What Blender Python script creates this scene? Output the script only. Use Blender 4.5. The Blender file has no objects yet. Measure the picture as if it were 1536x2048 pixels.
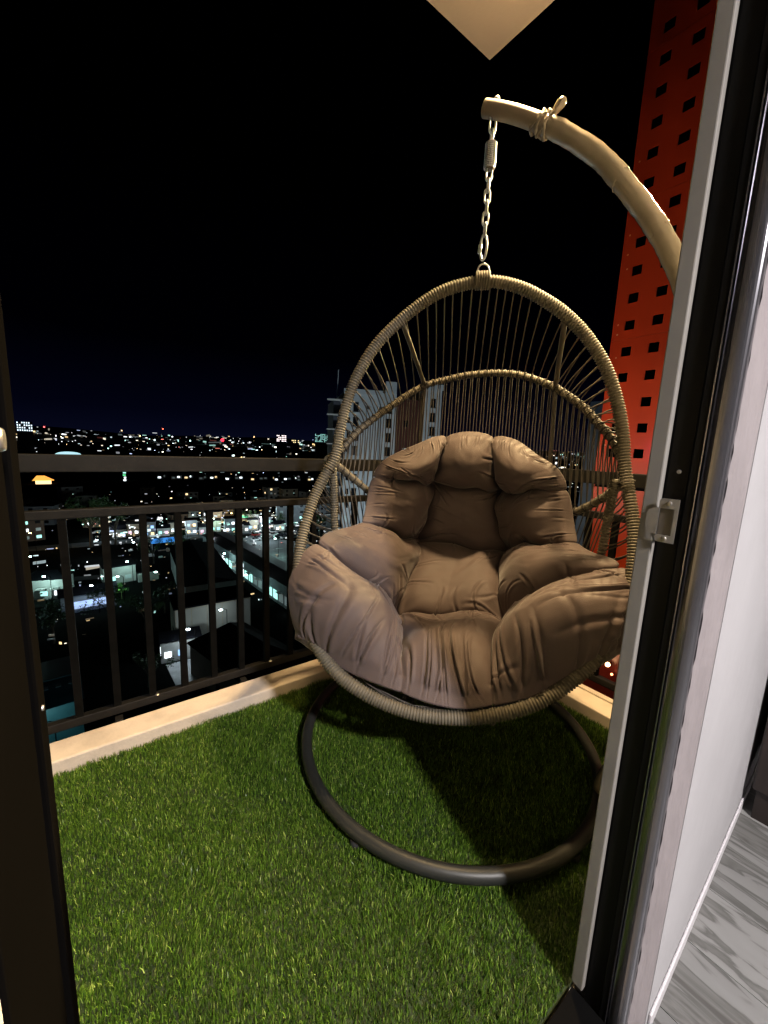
import bpy, math, random
import numpy as np
from mathutils import Vector, Matrix
random.seed(7); RNG = np.random.default_rng(7)
sc = bpy.context.scene
COL = sc.collection

# ------------------------------------------------------------------ camera
cam_d = bpy.data.cameras.new('camera'); cam = bpy.data.objects.new('camera', cam_d); COL.objects.link(cam)
F_PX = 790.0; ROLL = math.radians(2.4); YAW = math.radians(37); PITCH = math.atan(F_PX/4770)
Fv = Vector((math.sin(YAW)*math.cos(PITCH), math.cos(YAW)*math.cos(PITCH), -math.sin(PITCH)))
R0 = Vector((math.cos(YAW), -math.sin(YAW), 0)); U0 = R0.cross(Fv)
Rv = math.cos(ROLL)*R0 + math.sin(ROLL)*U0
Uv = -math.sin(ROLL)*R0 + math.cos(ROLL)*U0
cam.matrix_world = Matrix(((Rv.x, Uv.x, -Fv.x, 0), (Rv.y, Uv.y, -Fv.y, 0), (Rv.z, Uv.z, -Fv.z, 1.08), (0, 0, 0, 1)))
cam_d.sensor_fit = 'HORIZONTAL'; cam_d.sensor_width = 36; cam_d.lens = F_PX/1536*36
cam_d.clip_start = 0.01; cam_d.clip_end = 20000
sc.camera = cam

# ------------------------------------------------------------------ night sky
w = bpy.data.worlds.new('World'); sc.world = w; w.use_nodes = True
nt = w.node_tree; nt.nodes.clear()
out = nt.nodes.new('ShaderNodeOutputWorld'); bg = nt.nodes.new('ShaderNodeBackground')
tc = nt.nodes.new('ShaderNodeTexCoord'); sep = nt.nodes.new('ShaderNodeSeparateXYZ'); rp = nt.nodes.new('ShaderNodeValToRGB')
nt.links.new(tc.outputs['Generated'], sep.inputs[0]); nt.links.new(sep.outputs['Z'], rp.inputs[0])
nt.links.new(rp.outputs[0], bg.inputs[0]); nt.links.new(bg.outputs[0], out.inputs[0])
cr = rp.color_ramp
cr.elements[0].position = 0.0; cr.elements[0].color = (0.0016, 0.0022, 0.0085, 1)
cr.elements[1].position = 0.5; cr.elements[1].color = (0, 0, 0.00004, 1)
e = cr.elements.new(0.06); e.color = (0.0005, 0.0007, 0.0040, 1)
e = cr.elements.new(0.2); e.color = (0.00005, 0.00006, 0.0005, 1)
bg.inputs[1].default_value = 0.8

# ------------------------------------------------------------------ lights of the flat
def area(name, loc, size, energy, col, rot=(0, 0, 0), spread=None):
    l = bpy.data.lights.new(name, 'AREA'); l.shape = 'DISK'; l.size = size; l.energy = energy; l.color = col
    o = bpy.data.objects.new(name, l); o.location = loc; o.rotation_euler = rot; COL.objects.link(o)
    if spread: l.spread = spread
    return o
def point(name, loc, energy, col, r=0.1):
    l = bpy.data.lights.new(name, 'POINT'); l.energy = energy; l.color = col; l.shadow_soft_size = r
    o = bpy.data.objects.new(name, l); o.location = loc; COL.objects.link(o); return o
area('room_ceiling_light', (0.36, -1.65, 2.36), 0.20, 128, (1.0, 0.93, 0.92))
point('balcony_glow', (1.22, 0.85, 2.70), 7, (1.0, 0.69, 0.36), .05)  # second weak light added at the balcony lamp to brighten the soffit
area('balcony_ceiling_light', (1.22, 0.85, 2.80), 0.12, 52, (1.0, 0.69, 0.34), spread=math.radians(150))
sp = bpy.data.lights.new('facade_floodlight', 'SPOT'); sp.energy = 40; sp.color = (1.0, 0.62, 0.45); sp.spot_size = math.radians(92); sp.spot_blend = 1.0; sp.shadow_soft_size = 0.15
spo = bpy.data.objects.new('facade_floodlight', sp); COL.objects.link(spo); spo.location = (2.25, 2.35, 0.55)
spo.rotation_euler = (Vector((4.0, 1.55, 1.75))-Vector(spo.location)).to_track_quat('-Z', 'Y').to_euler()

sf = bpy.data.lights.new('arm_fill_light', 'SPOT'); sf.energy = 2300; sf.color = (1.0, .74, .36); sf.spot_size = math.radians(34); sf.spot_blend = .7; sf.shadow_soft_size = .05  # added spot that brightens the curved arm
sfo = bpy.data.objects.new('arm_fill_light', sf); COL.objects.link(sfo); sfo.location = (3.80, 1.0, 3.55)
sfo.rotation_euler = (Vector((1.15, .60, 1.93))-Vector(sfo.location)).to_track_quat('-Z', 'Y').to_euler()

# ------------------------------------------------------------------ render look
sc.view_settings.view_transform = 'Standard'; sc.view_settings.look = 'None'
sc.view_settings.exposure = 0.55; sc.view_settings.gamma = 1.0
sc.cycles.max_bounces = 6; sc.cycles.diffuse_bounces = 2; sc.cycles.glossy_bounces = 3
sc.cycles.sample_clamp_indirect = 3.0

# ------------------------------------------------------------------ materials
MATS = {}
def mat(name, col, rough=0.6, metal=0.0, var=0.0, scale=20.0, bump=0.0, bscale=None, emit=None, es=0.0, spec=0.5, col2=None, stretch=None, sheen=0.0, detail=4, thr=None):
    if name in MATS: return MATS[name]
    m = bpy.data.materials.new(name); m.use_nodes = True; MATS[name] = m
    n = m.node_tree; b = n.nodes['Principled BSDF']
    b.inputs['Base Color'].default_value = (*col, 1); b.inputs['Roughness'].default_value = rough; b.inputs['Metallic'].default_value = metal
    b.inputs['Specular IOR Level'].default_value = spec
    if sheen: b.inputs['Sheen Weight'].default_value = sheen; b.inputs['Sheen Roughness'].default_value = 0.4
    if emit: b.inputs['Emission Color'].default_value = (*emit, 1); b.inputs['Emission Strength'].default_value = es
    if var or bump:
        t = n.nodes.new('ShaderNodeTexCoord'); mp = n.nodes.new('ShaderNodeMapping')
        n.links.new(t.outputs['Object'], mp.inputs[0])
        if stretch: mp.inputs['Scale'].default_value = stretch
        no = n.nodes.new('ShaderNodeTexNoise'); no.inputs['Scale'].default_value = scale; no.inputs['Detail'].default_value = detail
        n.links.new(mp.outputs[0], no.inputs['Vector'])
        if var:
            r = n.nodes.new('ShaderNodeValToRGB'); n.links.new(no.outputs[0], r.inputs[0])
            a = tuple(max(0, c*(1-var)) for c in col); c2 = col2 or tuple(min(1, c*(1+var)) for c in col)
            lo, hi = thr or (0.3, 0.7)
            r.color_ramp.elements[0].position = lo; r.color_ramp.elements[0].color = (*a, 1)
            r.color_ramp.elements[1].position = hi; r.color_ramp.elements[1].color = (*c2, 1)
            n.links.new(r.outputs[0], b.inputs['Base Color'])
        if bump:
            if bscale:
                n2 = n.nodes.new('ShaderNodeTexNoise'); n2.inputs['Scale'].default_value = bscale; n2.inputs['Detail'].default_value = 3
                n.links.new(mp.outputs[0], n2.inputs['Vector'])
            else: n2 = no
            bp = n.nodes.new('ShaderNodeBump'); bp.inputs['Strength'].default_value = bump; bp.inputs['Distance'].default_value = 0.01
            n.links.new(n2.outputs[0], bp.inputs['Height']); n.links.new(bp.outputs[0], b.inputs['Normal'])
    return m
def glow(name, col, s): return mat(name, col, 0.8, emit=col, es=s)

# ------------------------------------------------------------------ object helpers
def tag(o, label=None, cat=None, group=None, kind=None):
    if label: o['label'] = label
    if cat: o['category'] = cat
    if group: o['group'] = group
    if kind: o['kind'] = kind
    return o
def empty(name, loc=(0, 0, 0), rz=0.0):
    o = bpy.data.objects.new(name, None); o.empty_display_size = 0.1; o.location = loc; o.rotation_euler = (0, 0, rz); COL.objects.link(o); return o
def link_mesh(name, me, parent=None, loc=None):
    o = bpy.data.objects.new(name, me); COL.objects.link(o)
    if parent: o.parent = parent
    if loc is not None: o.location = loc
    return o
class MB:
    def __init__(s): s.v = []; s.f = []
    def add(s, v, f):
        n = len(s.v); s.v += [tuple(p) for p in v]; s.f += [tuple(n+i for i in q) for q in f]; return s
    def box(s, x0, x1, y0, y1, z0, z1):
        return s.add([(x0, y0, z0), (x1, y0, z0), (x1, y1, z0), (x0, y1, z0), (x0, y0, z1), (x1, y0, z1), (x1, y1, z1), (x0, y1, z1)],
                     [(0, 3, 2, 1), (4, 5, 6, 7), (0, 1, 5, 4), (1, 2, 6, 5), (2, 3, 7, 6), (3, 0, 4, 7)])
    def prism(s, poly, z0, z1):
        n = len(poly)
        return s.add([(x, y, z0) for x, y in poly]+[(x, y, z1) for x, y in poly],
                     [tuple(range(n))[::-1], tuple(range(n, 2*n))]+[(i, (i+1) % n, n+(i+1) % n, n+i) for i in range(n)])
    def beam(s, a, b, wd, h):
        a = Vector(a); b = Vector(b); d = (b-a).normalized(); up = Vector((0, 0, 1)) if abs(d.z) < .9 else Vector((1, 0, 0))
        r = d.cross(up).normalized()*wd/2; u = r.cross(d).normalized()*h/2
        return s.add([a-r-u, a+r-u, a+r+u, a-r+u, b-r-u, b+r-u, b+r+u, b-r+u], [(0, 3, 2, 1), (4, 5, 6, 7), (0, 1, 5, 4), (1, 2, 6, 5), (2, 3, 7, 6), (3, 0, 4, 7)])
    def tube(s, pts, r, n=10, closed=False, caps=True):
        pts = [Vector(p) for p in pts]; N = len(pts); rr = r if hasattr(r, '__len__') else [r]*N
        tang = []
        for i in range(N):
            a = pts[(i-1) % N] if (closed or i > 0) else pts[i]; b = pts[(i+1) % N] if (closed or i < N-1) else pts[i]
            tang.append((b-a).normalized())
        t0 = tang[0]; nrm = t0.orthogonal().normalized()
        V = []; 
        for i in range(N):
            t = tang[i]; nrm = (nrm - t*nrm.dot(t)).normalized(); bn = t.cross(nrm)
            for k in range(n):
                a = 2*math.pi*k/n; V.append(pts[i]+(nrm*math.cos(a)+bn*math.sin(a))*rr[i])
        Fc = []
        for i in range(N if closed else N-1):
            j = (i+1) % N
            for k in range(n): Fc.append((i*n+k, i*n+(k+1) % n, j*n+(k+1) % n, j*n+k))
        if caps and not closed: Fc += [tuple(range(n))[::-1], tuple((N-1)*n+k for k in range(n))]
        return s.add(V, Fc)
    def lathe(s, prof, c=(0, 0, 0), n=24):
        m = len(prof); V = []; Fc = []
        for k in range(n):
            a = 2*math.pi*k/n
            for r, z in prof: V.append((c[0]+r*math.cos(a), c[1]+r*math.sin(a), c[2]+z))
        for k in range(n):
            j = (k+1) % n
            for i in range(m-1): Fc.append((k*m+i, j*m+i, j*m+i+1, k*m+i+1))
        return s.add(V, Fc)
    def mesh(s, name, m, smooth=False):
        me = bpy.data.meshes.new(name); me.from_pydata(s.v, [], s.f); me.materials.append(m)
        if smooth: me.polygons.foreach_set('use_smooth', [True]*len(me.polygons))
        me.update(); return me
    def _tag_stuff(s, name, m, parent, smooth): s.build(name, m, parent, smooth)['kind'] = 'stuff'
    def build(s, name, m, parent=None, smooth=False, bevel=0.0, loc=None):
        o = link_mesh(name, s.mesh(name, m, smooth), parent, loc)
        if bevel:
            bv = o.modifiers.new('bevel', 'BEVEL'); bv.width = bevel; bv.segments = 2; bv.limit_method = 'ANGLE'
        return o
def spline(ctrl, n, closed=False):
    P = np.array(ctrl, float); N = len(P); out = []
    segs = N if closed else N-1
    for k in range(n):
        t = k/(n if closed else n-1)*segs; i = min(int(t), segs-1); u = t-i
        def g(j): return P[j % N] if closed else P[min(max(j, 0), N-1)]
        p0, p1, p2, p3 = g(i-1), g(i), g(i+1), g(i+2)
        out.append(0.5*((2*p1)+(-p0+p2)*u+(2*p0-5*p1+4*p2-p3)*u*u+(-p0+3*p1-3*p2+p3)*u**3))
    return np.array(out)
def resample(P, n, closed=False):
    Q = np.vstack([P, P[:1]]) if closed else P
    d = np.r_[0, np.cumsum(np.linalg.norm(np.diff(Q, axis=0), axis=1))]
    t = np.linspace(0, d[-1], n+1)[:-1] if closed else np.linspace(0, d[-1], n)
    return np.stack([np.interp(t, d, Q[:, k]) for k in range(3)], 1), d[-1]

#@@STRUCT
# ================================================================== BALCONY STRUCTURE
m_conc = mat('concrete', (0.30, 0.27, 0.23), 0.85, var=0.15, scale=12, bump=0.15, bscale=90)
m_curb = mat('curb_paint', (0.66, 0.57, 0.465), 0.55, var=0.13, scale=9, thr=(.32, .55), detail=8, bump=0.08, bscale=120)
m_soffit = mat('soffit_paint', (0.86, 0.71, 0.56), 0.9, var=0.04, scale=3, bump=0.05, bscale=60)
m_outer = mat('outer_wall_paint', (0.45, 0.42, 0.38), 0.9, var=0.06, scale=5, bump=0.1, bscale=80)
m_room = mat('room_paint', (0.16, 0.15, 0.15), 0.9, var=0.05, scale=3)
m_plaster = mat('plaster_white', (0.42, 0.415, 0.425), 0.7, var=0.06, scale=4, bump=0.12, bscale=25)
m_edge = mat('plaster_edge', (0.26, 0.235, 0.24), 0.8, var=0.10, scale=30, bump=0.25, bscale=60, stretch=(1, 1, .2))

YI, YO, XI, XO = 1.481, 1.591, 1.597, 1.730
tag(MB().box(-1.9, XO, 0.257, YO, -0.25, -0.012).build('balcony_slab', m_conc), kind='structure')
c = MB(); c.box(-1.9, XO, YI, YO, -0.0095, 0.054)
tag(c.build('curb', m_curb, bevel=0.005), kind='structure')
c = MB(); c.box(XI, XO-0.03, 0.26, YI-0.001, -0.0095, 0.054); c.box(XO-0.028, XO, 0.26, YI-0.001, -0.0095, 0.060)
tag(c.build('curb', m_curb, bevel=0.004), kind='structure')
tag(MB().box(-1.9, 1.647, 0.26, 1.505, 2.90, 3.06).build('balcony_ceiling', m_soffit), kind='structure')

# interior room -----------------------------------------------------
tag(MB().box(-2.2, 3.4, -3.6, 0.255, -0.2, -0.0065).build('floor_slab', m_conc), kind='structure')
def wallseg(name, poly, z0, z1, m):
    return tag(MB().prism(poly, z0, z1).build(name, m), kind='structure')
wallseg('wall', [(0.775, 0.1435), (2.9, 0.211), (2.9, 0.256), (0.775, 0.256)], -0.2, 3.06, m_plaster)
wallseg('wall', [(-2.2, 0.143), (-0.083, 0.143), (-0.083, 0.256), (-2.2, 0.256)], -0.2, 3.06, m_plaster)
wallseg('wall', [(-0.083, 0.143), (0.775, 0.1435), (0.775, 0.256), (-0.083, 0.256)], 2.36, 3.06, m_plaster)
wallseg('wall', [(2.9, -3.6), (3.0, -3.6), (3.0, 0.256), (2.9, 0.256)], -0.2, 2.6, m_room)
wallseg('wall', [(-2.3, -3.6), (-2.2, -3.6), (-2.2, 0.256), (-2.3, 0.256)], -0.2, 2.6, m_room)
wallseg('wall', [(-2.3, -3.7), (3.0, -3.7), (3.0, -3.6), (-2.3, -3.6)], -0.2, 2.6, m_room)
tag(MB().box(-2.3, 3.0, -3.7, 0.142, 2.50, 2.6).build('ceiling', m_room), kind='structure')
wallseg('wall', [(-2.0, 0.256), (-1.9, 0.256), (-1.9, YO), (-2.0, YO)], -0.25, 3.06, m_outer)

# baseboard on interior wall
bb = MB().prism([(0.79, 0.1385), (2.9, 0.2055), (2.9, 0.2105), (0.79, 0.1435)], -0.006, 0.035)
tag(bb.build('baseboard', mat('baseboard_paint', (0.66, 0.64, 0.66), 0.45), bevel=0.002), 'white painted baseboard along the foot of the interior wall', 'baseboard')

# wood-look floor planks (run away from the door wall)
def plank_mat(i):
    nm = 'plank_grain_%d' % i
    m = bpy.data.materials.new(nm); m.use_nodes = True; n = m.node_tree; b = n.nodes['Principled BSDF']
    t = n.nodes.new('ShaderNodeTexCoord'); mp = n.nodes.new('ShaderNodeMapping'); mp.inputs['Scale'].default_value = (10, 1.5, 1); mp.inputs['Location'].default_value = (i*3.1, i*1.7, 0)
    no = n.nodes.new('ShaderNodeTexNoise'); no.inputs['Scale'].default_value = 2.2; no.inputs['Detail'].default_value = 9; no.inputs['Distortion'].default_value = 1.1
    r = n.nodes.new('ShaderNodeValToRGB'); k = 0.70+0.12*((i*37) % 5-2)/2
    for e_, (p, cc) in zip((r.color_ramp.elements[0], r.color_ramp.elements[1]), ((0.34, (0.12*k, 0.117*k, 0.110*k, 1)), (0.72, (0.29*k, 0.292*k, 0.285*k, 1)))):
        e_.position = p; e_.color = cc
    e_ = r.color_ramp.elements.new(0.43); e_.color = (0.21*k, 0.21*k, 0.20*k, 1); e_ = r.color_ramp.elements.new(0.52); e_.color = (0.13*k, 0.13*k, 0.122*k, 1); e_ = r.color_ramp.elements.new(0.56); e_.color = (0.27*k, 0.27*k, 0.262*k, 1)
    n.links.new(t.outputs['Object'], mp.inputs[0]); n.links.new(mp.outputs[0], no.inputs[0]); n.links.new(no.outputs[0], r.inputs[0]); n.links.new(r.outputs[0], b.inputs[0])
    b.inputs['Roughness'].default_value = 0.42
    bp = n.nodes.new('ShaderNodeBump'); bp.inputs['Strength'].default_value = 0.25; bp.inputs['Distance'].default_value = 0.003
    n.links.new(no.outputs[0], bp.inputs['Height']); n.links.new(bp.outputs[0], b.inputs['Normal'])
    return m
PM = [plank_mat(i) for i in range(5)]
fl = tag(empty('floor', (0, 0, 0)), kind='structure')
k = 0
for ix in range(28):
    x0 = -2.0+ix*0.178; y = -3.55+RNG.uniform(0, .8)*0
    y0 = -3.55; L = RNG.uniform(.4, 1.2)
    ye = 0.136 if x0 < .6 else 0.152+max(0, x0+.18-0.79)*0.032
    while y0 < ye-.01:
        y1 = min(y0+L, ye); 
        if y1-y0 > 0.03:
            o = MB().box(x0, x0+0.1765, y0, y1-0.0015, -0.006, 0.0+RNG.uniform(0, .0006)).build('floor_plank', PM[RNG.integers(5)], fl)
            k += 1
        y0 = y1; L = 1.2

# ------------------------------------------------------------------ DOOR FRAMES
m_alu = mat('dark_aluminium', (0.004, 0.004, 0.004), 0.45, metal=0.0, spec=0.12)
m_alub = mat('bronze_aluminium', (0.0024, 0.0022, 0.0021), 0.9, metal=0.0, spec=0.0, var=0.12, scale=8)
m_seal = mat('grey_seal', (0.24, 0.23, 0.21), 0.6, var=0.06, scale=10)
m_steel = mat('strike_steel', (0.26, 0.25, 0.23), 0.42, metal=0.35, var=0.12, scale=40)
m_cover = mat('polished_cover', (0.20, 0.20, 0.22), 0.22, metal=0.85, var=0.1, scale=5, stretch=(1, 1, .1))
m_screw = mat('screw_metal', (0.6, 0.58, 0.56), 0.3, metal=0.9)
Z0, Z1 = -0.006, 2.36
fr = tag(empty('door_frame', (0.72, 0.2, 0)), 'black aluminium door frame on the right with grey seal and silver strike plate', 'door frame')
def fbox(name, x0, x1, y0, y1, z0, z1, m, bev=0.0, parent=None):
    return MB().box(x0-0.72, x1-0.72, y0-0.2, y1-0.2, z0, z1).build(name, m, parent or fr, bevel=bev)
fbox('weather_seal', 0.714, 0.735, 0.2345, 0.2565, 0.035, Z1-.002, m_seal, 0.002)
fbox('channel', 0.7285, 0.774, 0.2045, 0.234, Z0, Z1, m_alu, 0.001)
fbox('groove_strip', 0.7260, 0.7275, 0.2325, 0.2340, Z0+.03, Z1, m_alub)
fbox('channel', 0.7245, 0.774, 0.1925, 0.2035, Z0, Z1, m_alu, 0.0015)
fbox('back_plate', 0.7355, 0.774, 0.2345, 0.2560, Z0, Z1, m_alu)
cv = MB(); prof = []
for i in range(15):
    a = math.pi*i/14
    prof.append((0.7330-0.720-0.011*math.sin(a)**0.8, 0.1765-0.2+0.0155*math.cos(a)))
prof = prof+[(0.774-0.72, 0.161-0.2), (0.774-0.72, 0.192-0.2)]
cv.prism(prof, 0.0, Z1).build('cover_trim', m_cover, fr, smooth=False)
fbox('lip', 0.7235, 0.7255, 0.1905, 0.1922, 0.01, Z1, m_cover)
# plaster return with a rough edge
pe = MB(); ys = np.linspace(0.1605, 0.1438, 4); zs = np.linspace(0, 2.36, 150); V = []; Fq = []
for j, z in enumerate(zs):
    for i, y in enumerate(ys):
        x = 0.7385+ i*0.010 + (RNG.uniform(-.0007, .0007) if 0 < i < 3 else 0)
        V.append((x-0.72, y-0.2+(RNG.uniform(-.0008, .0008) if i == 0 else 0), z))
for j in range(149):
    for i in range(3): Fq.append((j*4+i, j*4+i+1, j*4+5+i, j*4+4+i))
pe.add(V, Fq); pe.build('plaster_return', m_edge, fr)
fbox('plaster_core', 0.7700, 0.7745, 0.1445, 0.1610, Z0, Z1, m_edge)
# strike plate
def yz_poly(name, polys, holes, x0, th, m, parent):
    b = MB()
    for poly in polys:
        n = len(poly)
        b.add([(x0, y, z) for y, z in poly]+[(x0+th, y, z) for y, z in poly], [tuple(range(n)), tuple(range(n, 2*n))[::-1]]+[(i, n+i, n+(i+1) % n, (i+1) % n) for i in range(n)])
    return b.build(name, m, parent)
ZS = 0.985
stp = yz_poly('strike_plate', [
    [(-0.0005, -.034), (0.0225, -.034), (0.0255, -.031), (0.0255, -.0225), (-0.0005, -.0225)],
    [(-0.0005, .019), (0.0255, .019), (0.0255, .031), (0.0225, .034), (-0.0005, .034)],
    [(-0.0005, -.0225), (0.0045, -.0225), (0.0045, .019), (-0.0005, .019)],
    [(0.0245, -.0225), (0.0300, -.0225), (0.0385, -.017), (0.0410, -.012), (0.0410, .010), (0.0385, .015), (0.0300, .019), (0.0245, .019)]],
    None, -0.0035+0.0, 0.0012, m_steel, fr)
stp.location = (0.720-0.72-0.0065, 0.2055-0.2, ZS)
box_h = MB().box(0.0, 0.012, 0.0050, 0.0240, -.0220, .0185).build('strike_hole', mat('strike_inside', (0.13, 0.12, 0.11), 0.5, metal=.5), stp)
box_h.location = (-.0012, 0, 0)
scr = MB(); scr.lathe([(0.0001, .0010), (.0012, .0006), (.0030, .0012), (.0036, .0002), (.0036, -.001)], n=14)
scm = scr.mesh('screw', m_screw, True)
for dz in (-.028, .027):
    s_ = link_mesh('screw', scm, stp); s_.rotation_euler = (0, -math.pi/2, 0); s_.location = (-.0038, .0125, dz)
s_ = link_mesh('screw', scm, fr); s_.rotation_euler = (0, -math.pi/2, 0); s_.location = (0.0078, 0.2175-.2, ZS+.0755); s_.scale = (.9,)*3

fl_ = tag(empty('door_frame', (-0.026, 0.2, 0)), 'dark bronze door frame close by on the left with a round screw', 'door frame')
def lbox(name, x0, x1, y0, y1, z0, z1, m, bev=0.0):
    return MB().box(x0+0.026, x1+0.026, y0-0.2, y1-0.2, z0, z1).build(name, m, fl_, bevel=bev)
lbox('outer_stop', -0.046, -0.0262, 0.2345, 0.2565, Z0, Z1, m_alub, 0.0015)
lbox('groove', -0.060, -0.0300, 0.2220, 0.2340, Z0, Z1, m_alu)
lbox('jamb', -0.083, -0.0275, 0.1285, 0.2215, Z0, Z1, m_alub, 0.001)
lbox('plaster_return', -0.083, -0.0285, 0.1000, 0.1280, Z0, Z1, m_plaster, 0.002)
for y, z, s in ((.213, 1.0765, 1.35), (.216, 1.118, .5), (.2405, .945, .4)):
    s_ = link_mesh('screw', scm, fl_); s_.rotation_euler = (0, math.pi/2, 0); s_.location = (-0.0008 if y < .23 else .0003, y-.2, z); s_.scale = (s,)*3
th = tag(MB().box(-0.026, 0.7240, 0.165, 0.2560, -0.0055, 0.012).build('door_threshold', mat('threshold_black', (.004, .004, .004), .85, spec=.02), bevel=0.002), 'black metal threshold at the foot of the doorway', 'threshold')

# cabinet at far right inside the room
cb = tag(empty('cabinet', (1.95, 0.0, 0)), 'dark brown wooden cabinet standing against the white interior wall', 'cabinet')
m_cab = mat('dark_wood', (0.018, 0.012, 0.010), 0.5, var=0.3, scale=6, stretch=(8, 8, 1))
MB().box(-0.395, 0.5, -0.02, 0.150, 0.10, 0.92).build('carcass', m_cab, cb, bevel=0.006)
MB().box(-0.41, 0.515, -0.035, 0.152, 0.921, 0.945).build('top', m_cab, cb, bevel=0.004)
for sx in (-0.36, 0.47):
    for sy in (0.01, 0.12):
        MB().box(sx-.02, sx+.02, sy-.02, sy+.02, 0.001, 0.099).build('leg', m_cab, cb)
for sx in (0, 1):
    d_ = MB().box(-0.38+sx*.44, 0.05+sx*.44, -0.036, -0.0205, 0.13, 0.90).build('door', m_cab, cb, bevel=0.003)
    MB().box(0.0+sx*.10, 0.015+sx*.10, -0.055, -0.037, 0.45, 0.60).build('handle', m_steel, d_)

# ceiling lamps (out of frame)
def ceiling_lamp(name, label, loc, r, colr, s):
    t = tag(empty(name, loc), label, 'ceiling lamp')
    MB().lathe([(0.001, .012), (r, .012), (r, -.02), (r*.97, -.022), (r*.95, .0)], n=32).build('frame', mat('lamp_frame', (.7, .7, .7), .4), t, True)
    MB().lathe([(0.0005, .0), (r*.94, .0), (r*.94, -.001), (.0005, -.001)], n=32).build('diffuser', glow(name+'_glow', colr, s), t)
ceiling_lamp('room_lamp', 'round white ceiling lamp in the room behind the doorway', (0.36, -1.65, 2.46), .11, (1, .95, .92), 6)
ceiling_lamp('balcony_lamp', 'round warm ceiling lamp under the balcony soffit', (1.22, .85, 2.885), .08, (1, .75, .42), 6)

# ------------------------------------------------------------------ BALCONY RAILING
m_rail = mat('rail_paint', (0.0100, 0.0094, 0.0086), 0.5, metal=0.0, spec=0.2, var=0.25, scale=14, bump=0.05, bscale=200)
YR, XR = 1.63, 1.79
rl = tag(empty('balcony_railing', (XR, YR, -0.1)), 'dark brown metal balcony railing with square bars and two upper rails', 'railing')
def rb(name, x0, x1, y0, y1, z0, z1, bev=0.003):
    return MB().box(x0-XR, x1-XR, y0-YR, y1-YR, z0+.1, z1+.1).build(name, m_rail, rl, bevel=bev)
hw = 0.017
rb('top_rail', -1.85, XR+hw, YR-hw, YR+hw, 0.957, 1.013)
rb('middle_rail', -1.85, XR-.014, YR-.014, YR+.014, 0.806, 0.836)
rb('bottom_rail', -1.85, XR-.014, YR-.014, YR+.014, 0.066, 0.098)
rb('top_rail', XR-hw, XR+hw, 0.262, YR-hw-.001, 0.957, 1.013)
rb('middle_rail', XR-.014, XR+.014, 0.262, YR-.016, 0.806, 0.836)
rb('bottom_rail', XR-.014, XR+.014, 0.262, YR-.016, 0.066, 0.098)
bm_ = MB().box(-.0115, .0115, -.0115, .0115, -0.003, 0.713).mesh('baluster', mat('baluster_paint', (0.0048, 0.0047, 0.0044), 0.6, spec=0.03, var=.3, scale=30))
xs = [-0.080+0.1125*i for i in range(-15, 17)]
for x in xs:
    if x < XR-.05: link_mesh('baluster', bm_, rl, (x-XR, 0, 0.196))
y = YR-.1125
while y > .3:
    link_mesh('baluster', bm_, rl, (0, y-YR, 0.196)); y -= .1125
for (x, y) in ((XR, YR), (-1.84, YR), (XR, .28)):
    MB().box(x-XR-.016, x-XR+.016, y-YR-.016, y-YR+.016, -.12, 1.056).build('post', m_rail, rl, bevel=.002)
for x in xs[::4]:
    if x < XR: MB().box(x-XR-.012, x-XR+.012, -.040, -.0125, -.12, .160).build('bracket', m_rail, rl)
wm = MB().lathe([(.0005, .003), (.005, .002), (.008, -.001)], n=8).mesh('weld', m_screw, True)
for x in xs[1::4]:
    if x < XR: link_mesh('weld_bead', wm, rl, (x-XR+.013, -.012, .199))

# ------------------------------------------------------------------ GRASS
gm = mat('turf_backing', (0.020, 0.035, 0.012), 0.95, var=0.3, scale=60)
tag(MB().box(-1.88, XI-.002, 0.262, YI-.002, -0.0115, 0.001).build('turf_mat', gm), 'green artificial turf mat covering the balcony floor', 'turf')
NB = 380000
bx = RNG.uniform(-0.75, XI-.004, NB); by = RNG.uniform(0.265, YI-.004, NB)
clump = (np.sin(bx*41+3*np.sin(by*23))+np.sin(by*37+2.5*np.sin(bx*31)))*.5
hgt = RNG.uniform(.009, .022, NB)*(1+.18*clump); wid = RNG.uniform(.0011, .0023, NB)
ang = RNG.uniform(0, 2*np.pi, NB); lean = RNG.normal(0, .26, NB)+.10; dust = 0; ldir = 1.1+1.4*np.sin(bx*7+2*np.sin(by*6))+RNG.normal(0, .8, NB)+clump; patch = np.sin(bx*9+1.5*np.sin(by*11))*np.sin(by*8+2*np.sin(bx*5)); hgt *= 1+.14*patch; lean += .12*patch
dx = np.cos(ang)*wid/2; dy = np.sin(ang)*wid/2
lx = np.cos(ldir)*lean*hgt; ly = np.sin(ldir)*lean*hgt
V = np.zeros((NB, 5, 3))
V[:, 0] = np.stack([bx-dx, by-dy, 0*bx], 1); V[:, 1] = np.stack([bx+dx, by+dy, 0*bx], 1)
V[:, 2] = np.stack([bx-dx*.8+lx*.35, by-dy*.8+ly*.35, hgt*.6], 1); V[:, 3] = np.stack([bx+dx*.8+lx*.35, by+dy*.8+ly*.35, hgt*.6], 1)
V[:, 4] = np.stack([bx+lx, by+ly, hgt*np.sqrt(np.clip(1-.5*lean**2, .2, 1))], 1)
V[:, :, 1] = np.minimum(V[:, :, 1], YI-.001); V[:, :, 0] = np.minimum(V[:, :, 0], XI-.001)
me = bpy.data.meshes.new('artificial_grass')
me.vertices.add(NB*5); me.vertices.foreach_set('co', V.reshape(-1))
base = (np.arange(NB)*5)[:, None]
tri = np.concatenate([base+np.array([[0, 1, 3]]), base+np.array([[0, 3, 2]]), base+np.array([[2, 3, 4]])], 1).reshape(-1)
me.loops.add(len(tri)); me.loops.foreach_set('vertex_index', tri)
me.polygons.add(NB*3); me.polygons.foreach_set('loop_start', np.arange(NB*3)*3); me.polygons.foreach_set('loop_total', np.full(NB*3, 3))
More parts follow.
